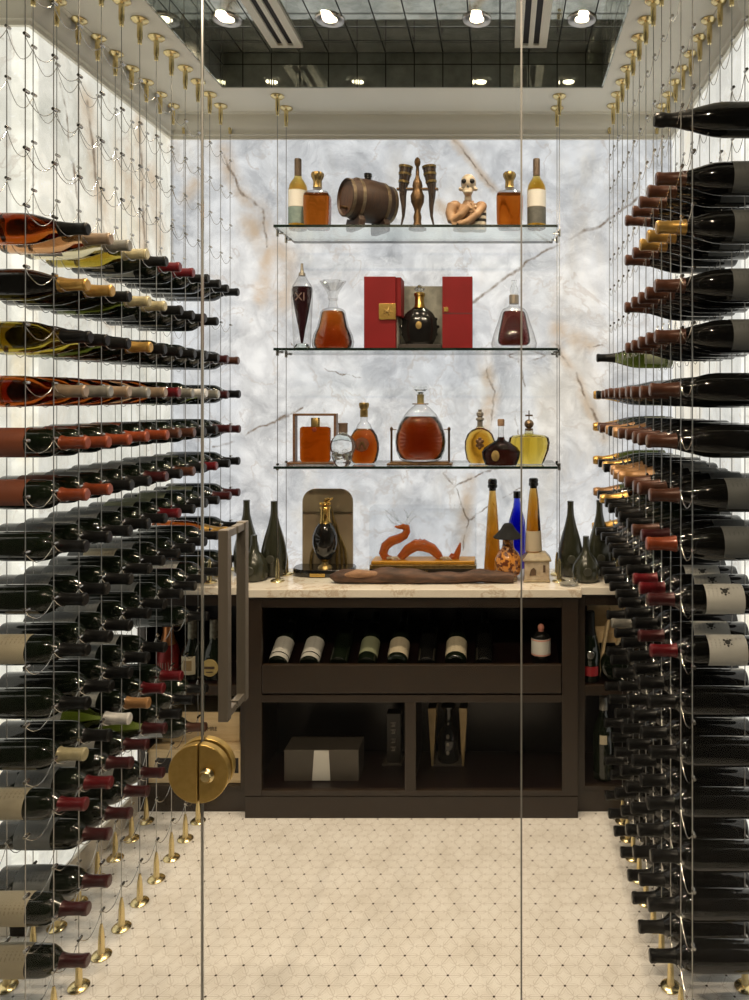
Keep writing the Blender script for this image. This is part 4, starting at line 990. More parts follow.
# ---- counter top
zc = CT + 0.0004
G_olive = solid('smoked_stoneware', (0.020,0.022,0.013), 0.22, c2=(0.034,0.035,0.022), scale=14, coat=0.2)
def dark_vase(u, y, lab, pts, tilt=0.0):
    it = Item('dark_glass_bottle', lab, 'bottle', u, y, zc, 'smoked dark glass bottles on the counter')
    o = it.lathe('glass_body', pts, G_olive)
    b = MB(); b.loft([(0.0,0.0),(4.2*it.s,0.0),(3.8*it.s,0.002),(0.0,0.002)], 20, M=Matrix.Translation((0,-(pts[2][0]*0.985)*it.s,it.z(pts[2][1]-2))) @ Matrix.Rotation(PI/2, 4, 'X')); it.part(b, 'seal', solid('seal_grey', (0.055,0.056,0.042), 0.4))
    return it
tallp = lambda vb: [(9,vb),(11.6,vb-3),(12.8,vb-16),(12.2,vb-26),(9.4,vb-38),(5.8,vb-50),(3.6,vb-60),(3.1,vb-68),(3.2,vb-74)]
dark_vase(246.5, 3.08, 'tall dark glass bottle at left end of counter, behind the handle', tallp(574))
dark_vase(274, 3.06, 'tall dark glass bottle on counter between the short round bottle and the arched panel', tallp(575))
dark_vase(570.5, 3.06, 'tall dark glass bottle on counter, left of the right-hand trio', tallp(575))
dark_vase(599.5, 3.08, 'tall dark glass bottle on counter, right of the right-hand trio', tallp(574))
shortp = lambda vb: [(11,vb),(13.4,vb-2.5),(14.2,vb-10),(13.2,vb-17),(9.0,vb-24),(4.6,vb-29),(3.2,vb-36),(3.0,vb-45)]
dark_vase(586, 2.97, 'short round dark glass bottle in front of the right-hand trio', shortp(581))
it = dark_vase(254, 2.99, 'short round dark glass bottle leaning its neck, left end of counter', shortp(580)); 
# arched display with black decanter
M_smoke = solid('smoked_mirror_panel', (0.34,0.27,0.18), 0.30, 0.0, c2=(0.29,0.225,0.15), scale=4)
it = Item('arched_display_panel', 'brown arched display panel on a black oval base, left side of counter', 'display', 326, 3.12, zc)
hwid = it.x(351.5); zt4 = it.z(489.5); rc = 0.055
pts = [(-hwid, 0.016), (hwid, 0.016), (hwid, zt4-rc)] + [(hwid-rc+rc*math.cos(a), zt4-rc+rc*math.sin(a)) for a in [PI/2*k/8 for k in range(1,9)]] + [(-hwid+rc+rc*math.cos(a), zt4-rc+rc*math.sin(a)) for a in [PI/2+PI/2*k/8 for k in range(0,9)]]
b = MB(); b.prism(pts, 0.028, 0.040); it.part(b, 'panel', M_smoke, smooth=False, bevel=0.0015)
b = MB(); b.loft([(0.0,0.0),(0.125,0.0),(0.128,0.004),(0.128,0.026),(0.124,0.030),(0.0,0.030)], 48, 2.6, 1.0, 0.62, c=(0,-0.020,0)); it.part(b, 'base', M_blackg)
b = MB(); b.box(it.x(323)-0.03, it.x(323)+0.032, -0.104, -0.0985, 0.004, 0.018); it.part(b, 'plaque', M_gold, smooth=False, bevel=0.0008)
for sg, x0_, h_ in ((1, 0.040, 0.24), (1, 0.058, 0.20), (1, 0.074, 0.15), (-1, 0.060, 0.11)):
    b = MB(); b.tube([(sg*x0_*1.12, 0.010, 0.031), (sg*x0_*1.05, 0.012, 0.031+h_*0.4), (sg*x0_*0.72, 0.014, 0.031+h_*0.8), (sg*x0_*0.45, 0.016, 0.031+h_)], [0.0062,0.0056,0.0046,0.002], 10, flat=0.6); it.part(b, 'reed', M_oldgold)
it = Item('teardrop_decanter', 'black teardrop decanter with gold neck on the arched display', 'decanter', 325, 3.07, zc + 0.0304)
b = MB(); b.loft([(0.0,0.0),(0.030,0.0),(0.026,0.008),(0.014,0.016),(0.012,0.024),(0.022,0.036),(0.0,0.038)], 24); it.part(b, 'foot', M_oldgold)
it.lathe('glass_body', [(3.5,560.5),(7,557.5),(10.6,551),(12.6,543),(12.2,535),(9.6,528),(6.6,523.5),(5.0,521.5)], M_blackg, sy=0.8)
it.lathe('neck', [(5.8,523),(5.0,521),(4.6,518),(4.5,510),(5.4,507.5),(5.0,506.5)], M_gold, seg=24, ripple=0.05, rip_n=12)
b = MB(); b.ball((0,0,it.z(504)), (0.016,0.014,0.009), 16, 10)
for sg in (-1,1): b.ball((sg*0.017,0,it.z(503.5)), (0.008,0.008,0.007), 12, 8); b.tube([(0.002*sg,0,it.z(503)), (0.010*sg+0.010,0,it.z(499.5)), (0.008*sg+0.024,0,it.z(498))], [0.006,0.005,0.003], 8)
it.part(b, 'stopper', M_gold)
# glass dragon in an acrylic case
M_amberglass = NT('amber_glass'); M_amberglass = M_amberglass.surf(Base_Color=M_amberglass.mix(M_amberglass.noise(M_amberglass.obj(), 30, 3), (0.70,0.17,0.03), (0.52,0.10,0.015)), Roughness=0.08, IOR=1.4, Transmission_Weight=0.55, Coat_Weight=0.3)
M_plinthgold = solid('gilt_plinth', (0.72,0.36,0.035), 0.32, 0.3, c2=(0.60,0.28,0.025), scale=14)
yD = 3.09
it = Item('display_case', 'clear acrylic case on a gilt and dark plinth, middle of counter', 'display case', 426, yD, zc)
ax0, ax1 = it.x(371.5), it.x(476.5); zt5 = it.z(507)
b = MB(); b.box(ax0, ax1, -0.052, 0.062, 0.0, 0.033); pl = it.part(b, 'plinth', solid('plinth_dark', (0.018,0.012,0.008), 0.3), smooth=False, bevel=0.001)
text_mesh('lettering', 'JULLEAN', 0.017, M_gold, pl, ((ax0+ax1)/2-0.012, -0.0525, 0.0225))
b = MB(); b.box(ax0+0.0005, ax1-0.0005, -0.0525, 0.061, 0.033, 0.048); it.part(b, 'trim_band', M_oldgold, smooth=False, bevel=0.001)
b = MB(); b.box(ax0+0.006, ax1-0.006, -0.046, 0.054, 0.048, 0.0622); it.part(b, 'bed', M_plinthgold, smooth=False, bevel=0.003)
C_acr = thin_glass('acrylic', (0.975,0.98,0.985), 1.45, 0.6)
b = MB(); a_ = 0.003
zl = 0.0485
b.box(ax0, ax1, -0.052, -0.052+a_, zl, zt5); b.box(ax0, ax1, 0.059, 0.062, zl, zt5); b.box(ax0, ax0+a_, -0.052+a_, 0.059, zl, zt5); b.box(ax1-a_, ax1, -0.052+a_, 0.059, zl, zt5); b.box(ax0, ax1, -0.052, 0.062, zt5, zt5+a_)
it.part(b, 'cover', C_acr, smooth=False)
it = Item('glass_dragon', 'amber glass dragon with clear horns inside the acrylic case', 'figurine', 426, yD, zc + 0.0626)
def Q(u, v, d=0.0): return (it.x(u), d, it.z(v))
b = MB()
b.tube([Q(392,561), Q(386,558.5), Q(383.2,553), Q(385.5,546), Q(391.5,541), Q(399,538.5), Q(404.5,535.5), Q(407,531), Q(406.8,527.5), Q(403,526.6), Q(398.5,527.2), Q(394.5,526.4)], [0.012,0.0175,0.0190,0.0200,0.0205,0.0190,0.0175,0.0155,0.0150,0.0125,0.0075,0.0035], 14)
b.tube([Q(398,562), Q(402,556,-0.004), Q(408,549.5,-0.006), Q(416,545,-0.004), Q(424,545.5,0), Q(432,549,0.004), Q(438,555,0.004), Q(441,561,0)], [0.012,0.0175,0.0225,0.0250,0.0250,0.0220,0.0175,0.012], 14)
b.tube([Q(452,562), Q(456,557), Q(458.5,550), Q(460.5,542.5)], [0.013,0.0155,0.0115,0.003], 12)
b.tube([Q(449,562), Q(451,556), Q(452,553)], [0.008,0.007,0.003], 10)
for q in range(9):
    a = q/8.0; u_ = 402+34*a; v_ = 553.5-13.5*math.sin(PI*a); b.tube([Q(u_, v_+3), Q(u_+1.4, v_-2.2)], [0.006,0.0015], 6)
it.part(b, 'body', M_amberglass, remesh=0.0024, smooth_it=3)
b = MB()
for (p0, p1, p2) in (((404,526),(396,519),(384,509)), ((402,527),(392,522.5),(386,515)), ((405,526),(408,517),(413,511)), ((406,527),(411,520),(417,515)), ((398,521),(394,513),(392,509.5)), ((408,518),(406,512),(404,509.5))):
    b.tube([Q(*p0), Q(*p1), Q(*p2)], [0.0040,0.0032,0.0012], 8)
it.part(b, 'horns', C_thick)
M_claw = solid('milky_glass', (0.62,0.50,0.36), 0.15, c2=(0.50,0.38,0.25), scale=20, coat=0.4)
for u_ in (392, 398, 445, 449):
    b = MB(); b.tube([Q(u_-4,557.5,-0.016), Q(u_,556.6,-0.022), Q(u_+3,561.4,-0.026)], [0.006,0.006,0.0035], 8); it.part(b, 'foot', M_claw)
# long driftwood piece
M_drift = solid('driftwood', (0.115,0.058,0.034), 0.7, c2=(0.040,0.020,0.012), scale=24, stretch=(0.6,3,3), bump=0.5)
it = Item('driftwood_log', 'long dark driftwood piece lying along the front of the counter', 'driftwood', 421, 2.935, zc)
b = MB(); ctr = []; rad = []
for q in range(33):
    f = q/32.0; u_ = 330 + 184*f
    top = 570.0 + 4.0*f + 1.8*math.sin(f*13) + 0.9*math.sin(f*37); bot = 585.5 - 1.0*f
    ctr.append((it.x(u_), 0.004*math.sin(f*9), it.z((top+bot)/2 - 0.6))); rad.append(max((bot-top)/2*it.s*0.98, 0.006) * (0.25 if q == 0 else 0.75 if q == 1 else 1.0))
b.tube(ctr, rad, 18)
for v in b.bm.verts:
    n_ = mnoise.noise(Vector((v.co.x*14, v.co.y*45, v.co.z*45))); v.co.z += n_*0.005; v.co.y += n_*0.005
mn = min(v.co.z for v in b.bm.verts)
for v in b.bm.verts: v.co.z = max(v.co.z - mn - 0.004, 0.0)
lg = it.part(b, 'trunk', M_drift)
b = MB(); b.tube([Q2 for Q2 in ((it.x(345),-0.012,it.z(575)), (it.x(358),-0.020,it.z(572.5)), (it.x(372),-0.014,it.z(573)), (it.x(388),-0.008,it.z(574.5)))], [0.008,0.016,0.013,0.006], 12)
for v in b.bm.verts: v.co.z += mnoise.noise(v.co*60)*0.002
it.part(b, 'peeled_bark', solid('peeled_bark', (0.33,0.185,0.10), 0.65, c2=(0.20,0.105,0.055), scale=40, stretch=(0.5,3,3)))
# tall amber bottles, blue bottle, hat jug, ceramic house
def tall_bottle(u, y, zb, vb, lab, paper=False):
    it = Item('tall_tapered_bottle', lab, 'bottle', u, y, zb, 'tall tapered amber bottles on the counter')
    it.lathe('glass_body', [(7.6,vb),(8.6,vb-2),(8.2,vb-12),(6.4,vb-42),(4.6,vb-68),(3.4,vb-80),(3.1,vb-86)], L_tallamber, seg=32)
    it.lathe('stopper', [(3.6,vb-83),(3.6,vb-85.5),(4.8,vb-86),(4.9,vb-88.5),(4.4,vb-89.2),(4.8,vb-91),(4.4,vb-94),(3.0,vb-95)], M_blackg, seg=24)
    return it
tall_bottle(492.5, 3.06, zc, 573.5, 'tall tapered amber bottle left of the blue bottle')
it = Item('ceramic_house', 'cream glazed pottery house holding a tall amber bottle on the counter', 'pottery', 536.5, 2.985, zc)
M_cer = solid('glazed_cream', (0.52,0.44,0.33), 0.35, c2=(0.36,0.27,0.18), scale=22, coat=0.3); M_roofc = solid('glazed_olive', (0.36,0.29,0.17), 0.4, c2=(0.22,0.16,0.09), scale=40); M_door = solid('glazed_brown', (0.10,0.06,0.035), 0.4)
zf = it.z(552)
hw_ = 12.4*it.s
b = MB(); b.box(-hw_, hw_, -hw_*0.8, hw_*0.8, 0.006, it.z(558.5)); w2 = it.part(b, 'walls', M_cer, smooth=False, bevel=0.003)
b = MB(); b.box(-hw_*1.07, hw_*1.07, -hw_*0.9, hw_*0.9, 0, 0.009); it.part(b, 'base', M_roofc, smooth=False, bevel=0.003)
b = MB(); b.loft([(hw_*1.62, it.z(559.5)), (hw_*1.62, it.z(558)), (hw_*1.05, zf), (hw_*0.85, zf+0.001)], 4, a0=PI/4, a1=PI/4+2*PI, sy=0.82); it.part(b, 'roof', M_roofc, smooth=False, bevel=0.003)
b = MB(); b.prism([(-0.030,it.z(573)), (-0.004,it.z(573)), (-0.004,it.z(568)), (-0.012,it.z(565.5)), (-0.024,it.z(567.5))], -hw_*0.8-0.003, -hw_*0.8+0.002); b.build('doorway', M_door, w2, smooth=False)
b = MB(); b.box(0.024, 0.033, -hw_*0.8-0.003, -hw_*0.8+0.002, it.z(570), it.z(563)); b.build('window', M_door, w2, smooth=False)
it = tall_bottle(533.5, 3.0, zc + zf + 0.0015, 571.0, 'tall tapered amber bottle with paper label standing in the pottery house')
# the bottle in the house is shorter below: rebuild its silhouette from the photo
for ch in list(it.root.children): bpy.data.objects.remove(ch)
vt = 478.0
it.lathe('glass_body', [(8.4,553),(8.6,550),(8.0,538),(6.6,518),(5.2,500),(3.7,489),(3.2,486)], L_tallamber)
it.lathe('stopper', [(3.6,488),(3.6,486),(4.8,485.5),(4.9,483),(4.4,482.4),(4.8,480.5),(4.4,478.5),(3.0,477.8)], M_blackg, seg=24)
b = MB(); b.loft([(8.5*it.s+0.0012,it.z(550)), (7.3*it.s+0.0012,it.z(530)), ], 24, cap=False, a0=-PI/2-1.3, a1=-PI/2+1.3); it.part(b, 'paper_label', label_mat('picture_label', (0.50,0.42,0.30), (0.12,0.07,0.04), 60))
it = Item('blue_bottle', 'cobalt blue bottle behind the hat-topped jug', 'bottle', 517, 3.10, zc)
it.lathe('glass_body', [(7.5,568),(8.6,565),(8.8,530),(8.2,521),(6.2,514),(4.0,507),(3.2,500),(3.1,496)], L_blue)
it.lathe('cap', [(3.7,498),(3.7,491.5),(3.2,491)], M_blackg, seg=20)
M_jug = NT('patterned_glaze'); _P = M_jug.obj()
M_jug = M_jug.surf(Base_Color=M_jug.mix(M_jug.smooth(M_jug.noise(_P, 55, 4, 0.6), 0.46, 0.54), (0.58,0.24,0.045), (0.12,0.035,0.015)), Roughness=0.2, Coat_Weight=0.5)
it = Item('hat_topped_jug', 'round patterned amber jug wearing a black hat, in front of the blue bottle', 'jug', 508, 2.985, zc)
it.lathe('jug_body', [(9,576),(12,573),(13.8,566),(13.4,559),(10.4,552.5),(6.6,548.5),(5.6,545),(5.4,538)], M_jug)
it.lathe('foot', [(9.4,580.5),(10.0,579),(9.4,575.5)], M_cer, seg=32)
it.lathe('hat', [(14.6,537.5),(14.8,536.8),(11.0,533),(7.4,529),(5.6,525.5),(3.8,523.5),(1.2,523)], solid('black_felt', (0.004,0.004,0.0045), 0.9, c2=(0.007,0.007,0.007), scale=80))
it = Item('glass_dish', 'small clear glass dish on the counter edge near the right cables', 'dish', 568, 2.905, zc)
b = MB(); b.loft([(0.0,0.0005),(0.024,0.0005),(0.034,0.006),(0.040,0.019),(0.0375,0.019),(0.032,0.008),(0.022,0.005),(0.0,0.005)], 32); it.part(b, 'bowl', C_thick)
# ---- centre cabinet bottles lying on the sloping rest, bases to the front
def niche_bottle(u, lab, shape, paper, m_='green', hgt=0.0, band=None):
    tilt = math.radians(26)
    R_ = {'bordeaux':0.0392,'burgundy':0.0420,'champagne':0.0438}[shape]
    x = PX(u, 2.92)
    root = thing('wine_bottle', lab, 'wine bottle', group='bottles lying in the centre cabinet niche')
    ax = Vector((0, math.cos(tilt), math.sin(tilt))); nrm = Vector((0, -math.sin(tilt), math.cos(tilt)))
    base = Vector((x, 2.897, 0.5345)) + nrm*(R_ + 0.0005) + ax*0.006
    M = Matrix(((-1,0,0,base.x),(0,nrm.y,ax.y,base.y),(0,nrm.z,ax.z,base.z),(0,0,0,1)))
    root.matrix_world = M @ Matrix.Rotation(PI/2, 4, 'Z') @ Matrix.Scale(0.94, 4)
    place('glass_body', bottle_mesh(shape, G[m_], m_), root, (0,0,0))
    place('foil_capsule', cap_mesh(shape, 'black'), root, (0,0,0))
    if paper:
        k_ = ('nl', shape, paper)
        if k_ not in MESH:
            b_ = MB(); b_.loft(prof_range(SHAPES[shape], 0.036 if shape == 'bordeaux' else 0.026, 0.122 if shape == 'bordeaux' else 0.112, 0.0007), 24, cap=False, a0=-1.75, a1=1.75); o_ = b_.build('paper_label', LAB[paper]); MESH[k_] = o_.data; bpy.data.objects.remove(o_)
        place('paper_label', MESH[k_], root, (0,0,0))
    if band:
        k_ = ('band', shape)
        if k_ not in MESH:
            b_ = MB(); b_.loft(prof_range(SHAPES[shape], 0.011, 0.031, 0.0008), 24, cap=False, a0=-1.6, a1=1.6); o_ = b_.build('lower_label', LAB['white']); MESH[k_] = o_.data; bpy.data.objects.remove(o_)
        place('lower_label', MESH[k_], root, (0,0,0))
niche_bottle(280, 'dark bottle with white label and white band, far left in the centre niche', 'bordeaux', 'white', band=True)
niche_bottle(311, 'dark bottle with white label and white band, second from left in the centre niche', 'bordeaux', 'white', band=True)
niche_bottle(340, 'unlabelled dark bottle, third from left in the centre niche', 'bordeaux', None)
niche_bottle(368, 'dark bottle with sage label, fourth from left in the centre niche', 'bordeaux', 'green')
niche_bottle(398, 'wide dark bottle with cream label, fifth from left in centre niche', 'burgundy', 'cream', band=False)
niche_bottle(427, 'unlabelled black bottle, sixth from left in the centre niche', 'bordeaux', None, 'black')
niche_bottle(456, 'wide dark bottle with pale cream label, seventh from left in centre niche', 'champagne', 'cream')
niche_bottle(484, 'unlabelled black bottle, eighth from left in the centre niche', 'bordeaux', None, 'black')
M_pink = solid('pink_wax', (0.62,0.27,0.20), 0.4, c2=(0.52,0.20,0.15), scale=40)
it = Item('stubby_bottle', 'stubby bottle with white label and pink ball stopper, right end of centre niche', 'bottle', 541, 2.915, 0.5444)
it.lathe('glass_body', [(8.4,663),(9.4,661),(9.6,640),(8.8,636),(6.0,633),(3.5,631)], G['black'])
b = MB(); b.loft([(9.6*it.s+0.0007,it.z(653.5)), (9.6*it.s+0.0007,it.z(637))], 24, cap=False, a0=-PI/2-1.5, a1=-PI/2+1.5); lb_ = it.part(b, 'paper_label', LAB['white'])
b = MB()
for v0 in (637.5, 652.0): b.loft([(9.6*it.s+0.0012,it.z(v0+1.2)), (9.6*it.s+0.0012,it.z(v0))], 24, cap=False, a0=-PI/2-1.5, a1=-PI/2+1.5)
b.build('label_border', M_pink, lb_)
b = MB(); b.ball((0,0,it.z(627.2)), (0.0125,0.0125,0.0135), 18, 12); b.loft([(0.011,it.z(634)),(0.010,it.z(629))], 16, cap=False); it.part(b, 'ball_stopper', M_pink)
# lower niches
M_giftbox = solid('grey_card', (0.065,0.055,0.042), 0.5, c2=(0.050,0.042,0.032), scale=14)
it = Item('gift_box', 'dark grey gift box with white tapered band, lower left niche of centre cabinet', 'box', 322.5, 2.94, 0.1074)
b = MB(); b.box(it.x(285.5), it.x(359.5), -0.02, 0.10, 0, it.z(747.5)); it.part(b, 'box_body', M_giftbox, smooth=False, bevel=0.002)
b = MB(); b.prism([(it.x(313.5), 0.004),(it.x(331.5), 0.004),(it.x(330), it.z(748)),(it.x(315.5), it.z(748))], -0.0225, -0.0203); it.part(b, 'band', LAB['white'], smooth=False)
it = Item('black_spirit_box', 'tall narrow black box with silver characters, lower left niche of centre cabinet', 'box', 394, 3.08, 0.1074)
M_silverink = solid('silver_ink', (0.30,0.27,0.22), 0.4, 0.3)
b = MB(); b.box(-0.042, 0.036, -0.035, 0.035, 0.0, 0.006); it.part(b, 'base', M_giftbox, smooth=False)
b = MB(); b.box(it.x(387.5), it.x(401.5), -0.025, 0.025, 0.006, it.z(711)); bx_ = it.part(b, 'box_body', solid('box_black', (0.020,0.016,0.012), 0.4), smooth=False, bevel=0.002)
rq = random.Random(5)
for v in (722, 729, 738, 746):
    b = MB(); c_ = Vector((0,-0.0258,it.z(v)))
    b.box(-0.011,0.011,-0.0258,-0.0251,c_.z+0.006,c_.z+0.0085); b.box(-0.002,0.001,-0.0258,-0.0251,c_.z-0.009,c_.z+0.009)
    q_ = rq.uniform(0.004,0.009); b.box(-0.009,0.008,-0.0258,-0.0251,c_.z-q_,c_.z-q_+0.002); b.box(0.005,0.0075,-0.0258,-0.0251,c_.z-0.008,c_.z+0.002)
    b.build('character', M_silverink, bx_, smooth=False)
it = Item('open_bottle_case', 'open gilt-lined bottle case in the lower right niche of the centre cabinet', 'case', 448.5, 3.09, 0.1074)
M_lining = solid('gilt_lining', (0.36,0.26,0.12), 0.4, 0.3, c2=(0.26,0.18,0.08), scale=20)
zt6 = it.z(703.5)
b = MB()
for sg in (-1, 1): b.prism([(sg*0.058,0.0),(sg*0.066,0.0),(sg*0.080,zt6),(sg*0.046,zt6)] if sg > 0 else [(-0.066,0.0),(-0.058,0.0),(-0.046,zt6),(-0.080,zt6)], -0.05, 0.06)
it.part(b, 'lid_flap', M_lining, smooth=False, bevel=0.001)
b = MB(); b.box(-0.062, 0.062, 0.061, 0.069, 0.0, zt6); b.box(-0.057,0.057,-0.05,0.060,0.0,0.008); it.part(b, 'shell', M_giftbox, smooth=False)
it = Item('black_collar_bottle', 'black bottle with painted silver highlights standing in the open gilt-lined case', 'bottle', 448.5, 3.085, 0.1158)
it.lathe('glass_body', [(9,764),(10.5,762),(10.6,738),(9,731),(4.8,725),(3.6,718),(3.5,712)], G['black'])
it.lathe('cap', [(4.4,716),(4.4,708),(7.5,706.5),(7.5,705)], G['black'], seg=20)
for v, r_ in ((722,0.006),(732,0.010),(740,0.008),(748,0.009)):
    b = MB(); b.ball((0,-0.0445 if v > 728 else -0.018,it.z(v)), (r_*0.75,0.003,r_), 12, 8); it.part(b, 'emblem', M_silverink)  # silver blobs modelled as highlights on the black glass
# ---- left cabinet
M_pine = solid('pine_crate', (0.72,0.56,0.33), 0.6, c2=(0.62,0.46,0.25), scale=16, stretch=(0.6,4,6))
M_inkk = solid('stencil_ink', (0.06,0.035,0.02), 0.7)
def crate(lab, x0, x1, y0, y1, z0, z1, slots, txt):
    c = (x0+x1)/2; t = thing('wine_crate', lab, 'crate', (c, y0, z0), group='pale wooden wine crates')
    h = z1-z0; w = (x1-x0)/2
    b = MB(); b.box(-w, w, 0.0, 0.012, 0.0, h-0.012); b.box(-w, w, y1-y0-0.012, y1-y0, 0.0, h-0.012); b.box(-w, -w+0.012, 0.012, y1-y0-0.012, 0, h-0.012); b.box(w-0.012, w, 0.012, y1-y0-0.012, 0, h-0.012); b.box(-w+0.012, w-0.012, 0.012, y1-y0-0.012, 0, 0.008)
    bd = b.build('box_body', M_pine, t, bevel=0.001, smooth=False)
    b = MB(); b.box(-w-0.001, w+0.001, -0.001, y1-y0+0.0005, h-0.0115, h); b.build('lid', M_pine, t, bevel=0.001, smooth=False)
    for u0, u1, v0, v1 in slots:
        b = MB(); b.box(PX(u0,y0)-c, PX(u1,y0)-c, -0.0012, 0.002, PZ(v1,y0)-z0, PZ(v0,y0)-z0); b.build('hand_slot', M_slot, bd, smooth=False)
    if txt: text_mesh('stencil', txt, 0.022, M_inkk, bd, (PX(212,y0)-c, -0.0008, PZ(729,y0)-z0))
crate('pale wooden wine crate at the bottom of the left cabinet', -1.366, -0.992, 2.914, 3.165, 0.1034, 0.232, [(157.5,171,758,773),(229,238.5,758,773)], None)
crate('smaller pale wooden wine crate stacked on the lower crate in the left cabinet', -1.345, -1.036, 2.985, 3.165, 0.2324, 0.352, [], 'MRE')
it = Item('red_foil_bottle', 'red-foiled champagne bottle with copper top, upper niche of left cabinet', 'bottle', 168, 2.96, 0.4904)
it.lathe('glass_body', [(10,680),(11.2,677),(11.4,655),(9.6,646),(7.0,640),(5.0,634),(4.4,628)], solid('red_foil', (0.20,0.014,0.012), 0.35, 0.4, c2=(0.14,0.010,0.008), scale=60))
it.lathe('foil_top', [(8.7,644),(6.6,638.5),(5.0,632),(4.8,622),(4.0,618)], solid('copper_foil', (0.52,0.22,0.085), 0.32, 0.8, c2=(0.42,0.16,0.06), scale=60))
b = MB(); 
for q in range(5): b.tube([(-0.022+0.011*q,-0.0462+abs(q-2)*0.003,it.z(668)),(-0.018+0.009*q,-0.0462+abs(q-2)*0.003,it.z(659))], 0.0012, 5)
it.part(b, 'lettering', M_silverink)
for u, y, kind in ((192, 2.97, 'square'), (214, 2.98, 'round')):
    it = Item('dark_spirit_bottle', f'dark bottle with {"square cream" if kind == "square" else "round gold"} label, upper niche of left cabinet', 'bottle', u, y, 0.4904)
    it.lathe('glass_body', [(10,677),(11,675),(11,655),(9.6,648),(5.8,642),(4.2,637),(4.0,620)], G['green'])
    it.lathe('neck_foil', [(4.5,642),(4.4,620),(3.8,619)], solid('neck_silver', (0.20,0.19,0.15), 0.35, 0.7, c2=(0.10,0.09,0.07), scale=70), seg=20, ripple=0.06, rip_n=6)
    r_ = 11*it.s + 0.0007
    if kind == 'square':
        b = MB(); b.loft([(r_,it.z(671)), (r_,it.z(653))], 20, cap=False, a0=-PI/2-0.66, a1=-PI/2+0.66); l_ = it.part(b, 'paper_label', LAB['cream'])
        b = MB(); b.loft([(r_+0.0006,it.z(667)), (r_+0.0006,it.z(657))], 16, cap=False, a0=-PI/2-0.36, a1=-PI/2+0.36); b.build('picture', solid('label_sepia', (0.26,0.18,0.08), 0.6), l_)
    else:
        b = MB(); b.loft([(0.0,0.0),(0.034,0.0),(0.033,0.0012),(0.0,0.0014)], 28, M=Matrix.Translation((0,-r_-0.0008,it.z(664))) @ Matrix.Rotation(PI/2, 4, 'X')); l_ = it.part(b, 'round_label', solid('label_gold', (0.48,0.36,0.14), 0.45, 0.3, c2=(0.38,0.28,0.10), scale=40))
        b = MB(); b.box(-0.020,0.020,-r_-0.0032,-r_-0.0020,it.z(665),it.z(662.5)); b.box(-0.013,0.013,-r_-0.0032,-r_-0.0020,it.z(668.5),it.z(667.5)); b.build('lettering', M_inkk, l_, smooth=False)
# ---- right cabinet
it = Item('champagne_bottle', 'dark bottle with silver emblem and red label, upper niche of right cabinet', 'bottle', 590.5, 2.955, 0.4904)
it.lathe('glass_body', [(8.4,680),(9.4,678),(9.6,652),(8.4,643),(5.6,633),(3.8,626),(3.6,612)], G['green'])
it.lathe('foil', [(6.0,634),(4.2,626),(4.1,612),(3.6,611)], M_cap['black'], seg=20)
b = MB(); b.loft([(0.0,0.0),(0.0155,0.0),(0.014,0.0015),(0.0,0.002)], 20, M=Matrix.Translation((-0.004,-0.0385,it.z(652))) @ Matrix.Rotation(PI/2, 4, 'X')); it.part(b, 'emblem', M_clip)
b = MB(); b.loft([(9.6*it.s+0.0007,it.z(673)), (9.6*it.s+0.0007,it.z(663.5))], 20, cap=False, a0=-PI/2-0.75, a1=-PI/2+0.75); it.part(b, 'red_label', solid('label_red', (0.30,0.012,0.018), 0.5))
it = Item('open_wooden_box', 'open pale wooden wine box with slanted lid, upper niche of right cabinet', 'box', 624, 3.01, 0.4904)
b = MB(); b.box(it.x(587), it.x(648), 0.0, 0.012, 0.128, 0.315); it.part(b, 'back_board', M_pine, smooth=False, bevel=0.001)
for xa_, xb_2, zt7 in ((it.x(596), it.x(608), 0.27), (it.x(602), it.x(626), 0.25), (it.x(604), it.x(634), 0.24)):
    b = MB(); z0_ = 0.0 if xb_2 < it.x(616) else 0.13; xs_ = xa_ if z0_ == 0 else xa_ + (xb_2-xa_)*z0_/zt7; b.prism([(xs_,z0_),(xs_+0.010,z0_),(xb_2+0.010,zt7),(xb_2,zt7)], -0.040, -0.004); it.part(b, 'slat', M_pine, smooth=False, bevel=0.001)
root = thing('wine_magnum', 'large dark bottle lying base outward, upper niche of right cabinet', 'wine bottle')
root.matrix_world = Matrix.Translation((PX(617, 2.93), 2.925, 0.4904 + 0.0605)) @ Matrix.Rotation(-PI/2, 4, 'X') @ Matrix.Scale(0.62, 4)
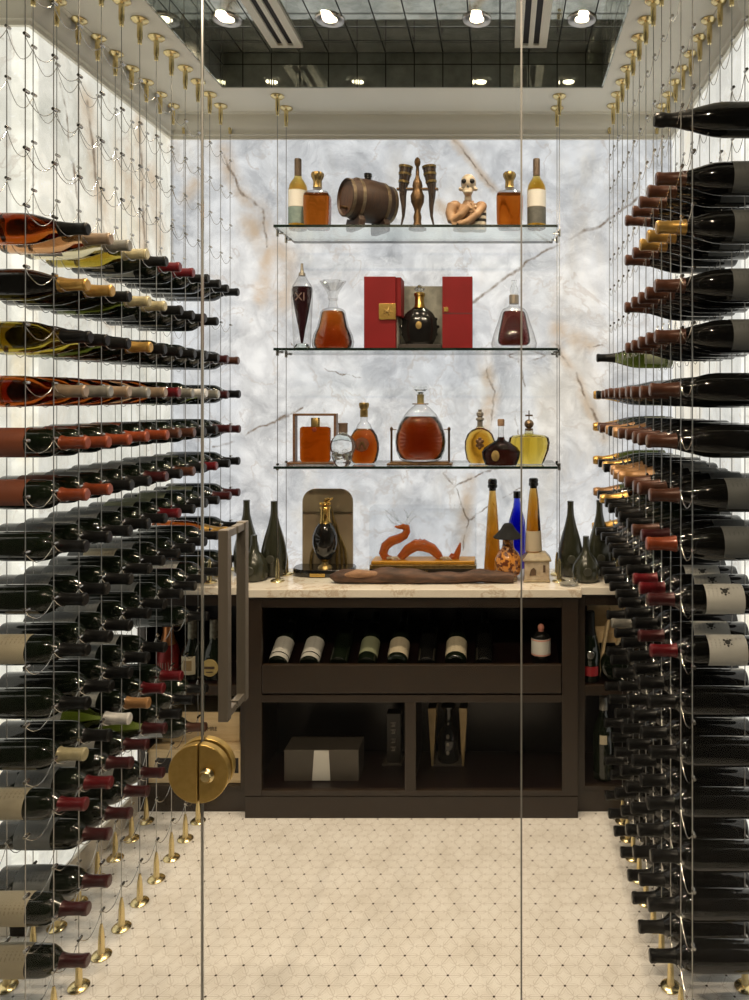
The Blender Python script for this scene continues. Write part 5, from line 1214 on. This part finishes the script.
mm_ = MB(); mm_.loft([(0.0,0.014),(0.075,0.0),(0.092,0.006),(0.0965,0.020),(0.0965,0.150),(0.088,0.180),(0.060,0.215),(0.034,0.245),(0.028,0.27),(0.028,0.325),(0.0,0.326)], 36); mm_.build('glass_body', G['green'], root)
mm_ = MB(); mm_.loft([(0.029,0.262),(0.029,0.328),(0.0,0.329)], 20, cap=False); mm_.build('foil_capsule', M_cap['black'], root)
it = Item('dark_liqueur_bottle', 'dark bottle with small cream label, lower niche of right cabinet', 'bottle', 603.5, 2.96, 0.1034)
it.lathe('glass_body', [(9.2,778),(10.4,776),(10.6,734),(9.4,726),(6.0,718),(4.4,712),(4.2,704)], G['green'])
it.lathe('cap', [(4.6,709),(4.4,697),(3.8,696)], M_cap['grey'], seg=20)
b = MB(); b.loft([(10.6*it.s+0.0007,it.z(740)), (10.6*it.s+0.0007,it.z(731))], 16, cap=False, a0=-PI/2-0.5, a1=-PI/2+0.2); it.part(b, 'paper_label', LAB['cream'])

# ------------------------------------------------------------------ world, camera, view
w = bpy.data.worlds.new('World'); scene.world = w; w.use_nodes = True
bg = w.node_tree.nodes['Background']; bg.inputs[0].default_value = (0.9,0.8,0.65,1); bg.inputs[1].default_value = 0.02
cam = bpy.data.cameras.new('camera'); co = bpy.data.objects.new('camera', cam); COL.objects.link(co)
co.location = (0, 0, EYE); co.rotation_euler = (PI/2, 0, 0)
cam.sensor_fit = 'VERTICAL'; cam.sensor_height = 36.0; cam.sensor_width = 36.0; cam.lens = 27.0
cam.shift_x = -(U0-374.5)/1000.0; cam.shift_y = -(500-V0)/1000.0
cam.clip_start = 0.05
scene.camera = co
scene.view_settings.view_transform = 'Standard'; scene.view_settings.look = 'None'
scene.view_settings.exposure = 0.0; scene.view_settings.gamma = 1.0; scene.view_settings.use_curve_mapping = False
cy = scene.cycles
cy.max_bounces = 14; cy.transmission_bounces = 12; cy.transparent_max_bounces = 24; cy.glossy_bounces = 5; cy.diffuse_bounces = 4
cy.caustics_reflective = False; cy.sample_clamp_indirect = 4.0; cy.use_denoising = True
